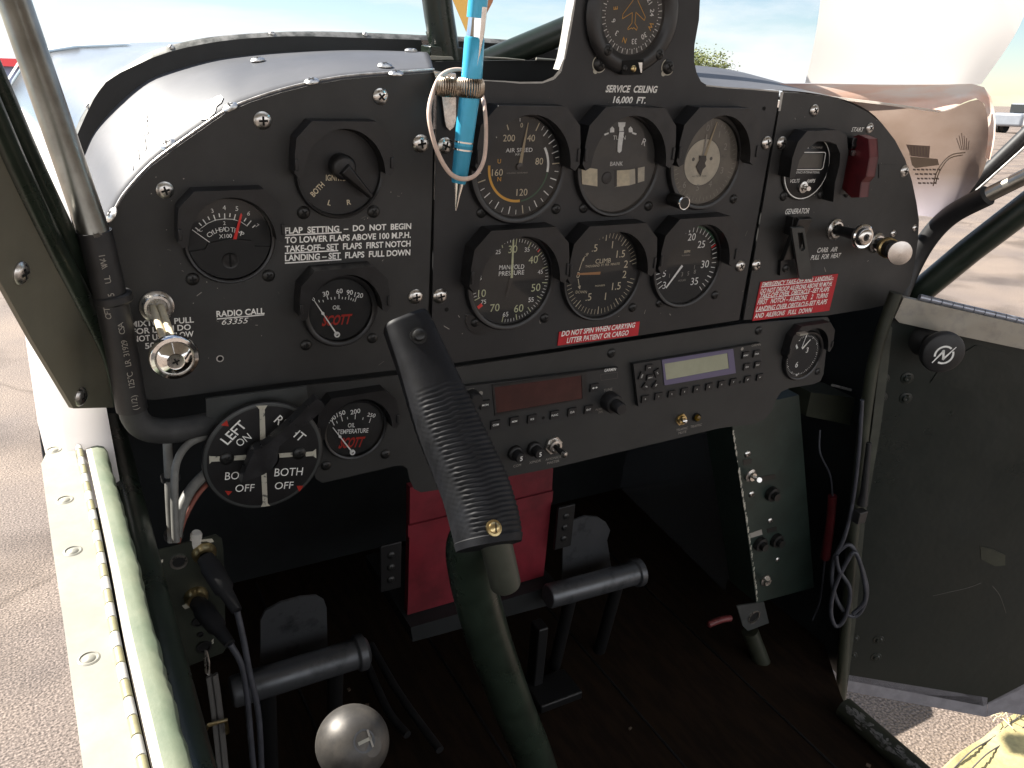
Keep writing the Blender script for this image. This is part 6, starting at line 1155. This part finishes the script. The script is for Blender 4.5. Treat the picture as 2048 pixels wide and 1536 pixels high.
# print showing on the back of the curl: mirrored picture of a building and lines of words
pn = (U(1900, 300, .0) - U(1830, 340, .012)).cross(U(1830, 260, .012) - U(1830, 340, .012)).normalized(); pn = pn if pn.dot(CAM_P - U(1860, 320, .01)) > 0 else -pn
PFp = U(1850, 318, .006) + pn * .008; xr = V(0, 0, 1).cross(pn).normalized(); PF = F(PFp, xr, pn.cross(xr), pn); pq = lambda pts: [PF.inv(UP(*p, PFp, pn))[:2] for p in pts]
m = MB(); m.prism(PF, pq([(1812, 289), (1860, 292), (1858, 316), (1822, 312)]), 0, .0002, 'print_pink'); m.prism(PF, pq([(1820, 313), (1875, 318), (1878, 330), (1830, 336), (1824, 330)]), 0, .0002, 'print_tan')
for i in range(7): a = 1818 + i * 6; m.prism(PF, pq([(a, 293), (a + 1.6, 293), (a + 2.4, 311), (a + .8, 311)]), .0002, .0003, 'print_tan')
for k in (0, 5): m.tube(smooth_line([PF.p(*q, .0002) for q in pq([(1866 + k, 372 - k), (1873 + k, 345), (1887 + k, 323), (1905, 309 + k), (1930 - k, 305 + k)])]), .0006, 'print_tan', 5)
for row, (y0, x0, x1) in enumerate([(337, 1826, 1880), (346, 1830, 1872), (355, 1834, 1876), (364, 1836, 1868)]):
    x = x0
    while x < x1: l = random.uniform(3, 8); m.prism(PF, pq([(x, y0), (x + l, y0 + .8), (x + l, y0 + 4.2), (x, y0 + 3.4)]), .0001, .0002, 'print_dark'); x += l + 2.4
for i in range(6): a = 1912 + i * 5; m.prism(PF, pq([(1920 + i * 3, 300), (a, 266 + abs(i - 2) * 5), (a + 1.5, 266 + abs(i - 2) * 5), (1921.5 + i * 3, 300)]), .0002, .0003, 'print_pink')
build('printed_picture', m, t, smooth=0)

# ================================================================== OUTSIDE
# canvas bag beyond the door sill
bz = -1.32; t = thing('canvas_bag', 'sunlit yellow canvas cover with a stitched frayed edge, bottom right corner', 'canvas cover', UZ(1985, 1510, bz))
m = MB(); R_ = []
for pts in [[(1880, 1545), (1925, 1505), (1975, 1465), (2030, 1430), (2100, 1395)], [(1930, 1600), (1975, 1560), (2025, 1520), (2080, 1480), (2150, 1440)], [(2000, 1690), (2060, 1650), (2110, 1600), (2170, 1560), (2240, 1520)]]: R_.append(resample(smooth_line([UZ(*p, bz) + V(0, 0, .01 * math.sin(p[0] * .05)) for p in pts]), 24))
m.grid([[p + V(0, .03, -.11) for p in R_[0]], [p + V(0, .012, -.03) for p in R_[0]], R_[0], R_[1], R_[2], [p + V(0, -.05, -.11) for p in R_[2]]], 'canvas'); build('cover', m, t, smooth=60)
m = MB()
for i in range(2): m.tube([p + V(.010 + .022 * i, -.012 - .022 * i, .0015) for p in R_[0]], .0018, 'strap_grey', 6)
build('seam', m, t)
m = MB(); fc = R_[0][17]
for i in range(60): d_ = V(random.gauss(-.2, .6), random.gauss(.5, .4), random.gauss(.5, .4)).normalized(); b0 = fc + V(random.uniform(-.08, .10), random.uniform(-.03, .03), 0); m.tube([b0, b0 + d_ * random.uniform(.012, .035), b0 + d_ * .04 + V(0, 0, -.008)], .0012, 'fur', 5)
build('frayed_edge', m, t)
def wpt(px, py, dist): r_ = (PITCH.to_3x3() @ ray(px, py)); h = math.hypot(r_.x, r_.y); c = PITCH @ CAM_P; return c + r_ * (dist / h)
# right main wheel and leg, added to cast the apron shadow under the door
t = thing('landing_gear', 'right main wheel and leg added to cast a shadow under the open door', 'landing gear', (1.2, 1.0, GZ), world=True); wc = V(1.18, 1.0, GZ + .27)
m = MB(); m.tube([wc + V(-.09, 0, 0), wc + V(-.08, 0, 0), wc + V(.08, 0, 0), wc + V(.09, 0, 0)], [.22, .27, .27, .22], 'tyre', 36); m.tube([wc + V(-.095, 0, 0), wc + V(.095, 0, 0)], .11, 'cowl_white', 24); build('wheel', m, t)
m = MB(); m.tube([V(.50, .95, -.55), wc + V(-.12, 0, .02)], [.055, .04], 'cowl_white', 16); build('leg', m, t)
# trees at the far side of the apron
def tree(lb, px, dist, h, wd, seed):
    rnd = random.Random(seed); b = wpt(px, 160, dist); b.z = GZ; t = thing('tree', lb, 'tree', b, 'trees beyond the apron', world=True)
    m = MB(); m.tube([b, b + V(0, 0, h * .35), b + V(.1, 0, h * .7)], [h * .035, h * .03, h * .012], 'bark', 10)
    for k in range(6): a = rnd.uniform(0, 6.28); s0 = b + V(0, 0, h * rnd.uniform(.25, .5)); m.tube([s0, s0 + V(math.cos(a) * wd * .3, math.sin(a) * wd * .3, h * .25)], [h * .014, h * .005], 'bark', 6)
    build('trunk', m, t); m = MB(); cl_ = []
    for k in range(26): a, rr, hh = rnd.uniform(0, 6.28), wd * .5 * rnd.random() ** .6, rnd.uniform(.32, .95); rr *= 1.1 - abs(hh - .5); cl_.append((b + V(math.cos(a) * rr, math.sin(a) * rr, h * hh), wd * rnd.uniform(.10, .2)))
    for c, s in cl_:
        for j in range(150):
            d_ = V(rnd.gauss(0, 1), rnd.gauss(0, 1), rnd.gauss(0, .8)) * s * .6; p = c + d_; n_ = V(rnd.gauss(0, 1), rnd.gauss(0, 1), rnd.gauss(.5, 1)).normalized(); x, y, z = basis(n_); l = h * rnd.uniform(.02, .045)
            m.add([p - x * l * .5, p + y * l * .35, p + x * l * .6, p - y * l * .35], [(0, 1, 2, 3)], 'leaf')
    build('crown', m, t, smooth=0)
tree('small green tree behind the notch right of the compass tower', 1395, 95, 6.2, 6.0, 3); tree('lower shrubby tree right of the taller one', 1432, 100, 4.2, 4.5, 5)
t = thing('hangar', 'pale blue hangar with a red roof edge, far off at the left edge', 'hangar', (-20, 90, GZ), world=True); b = wpt(-60, 150, 90)
m = MB(); m.box((b.x - 6, 96, GZ + 1.4), (24, 12, 2.9), 'hangar_wall'); build('wall', m, t); m = MB(); m.box((b.x - 6, 95.6, GZ + 3.15), (24.6, 13, .65), 'hangar_roof'); build('roof', m, t)
def vehicle(lb, px, py, dist, sx, body, base_kind):
    b = wpt(px, py, dist); b.z = GZ; t = thing(base_kind, lb, base_kind, b, 'vehicles far off on the apron', world=True)
    m = MB(); m.box(b + V(0, 0, .75), (4.4, 1.8, .75), body); m.box(b + V(.3, 0, 1.35), (2.2, 1.65, .65), body); build('body', m, t, bevel=.15, segs=3)
    m = MB(); m.box(b + V(.3, 0, 1.38), (2.24, 1.5, .45), 'dark_glass'); m.box(b + V(.3, 0, 1.38), (1.9, 1.69, .45), 'dark_glass'); build('window', m, t)
    for wx in (-1.35, 1.35):
        for wy in (-.85, .85): m = MB(); m.tube([b + V(wx, wy - .1, .34), b + V(wx, wy + .1, .34)], .34, 'tyre', 16); build('wheel', m, t)
vehicle('white pickup far off past the right windshield edge', 2062, 265, 60, 1, 'truck_white', 'truck'); vehicle('grey car far off just above the right frame tubes', 2040, 320, 60, 1, 'car_grey', 'car'); vehicle('white van furthest off at the right edge', 2085, 215, 90, 1, 'truck_white', 'van')
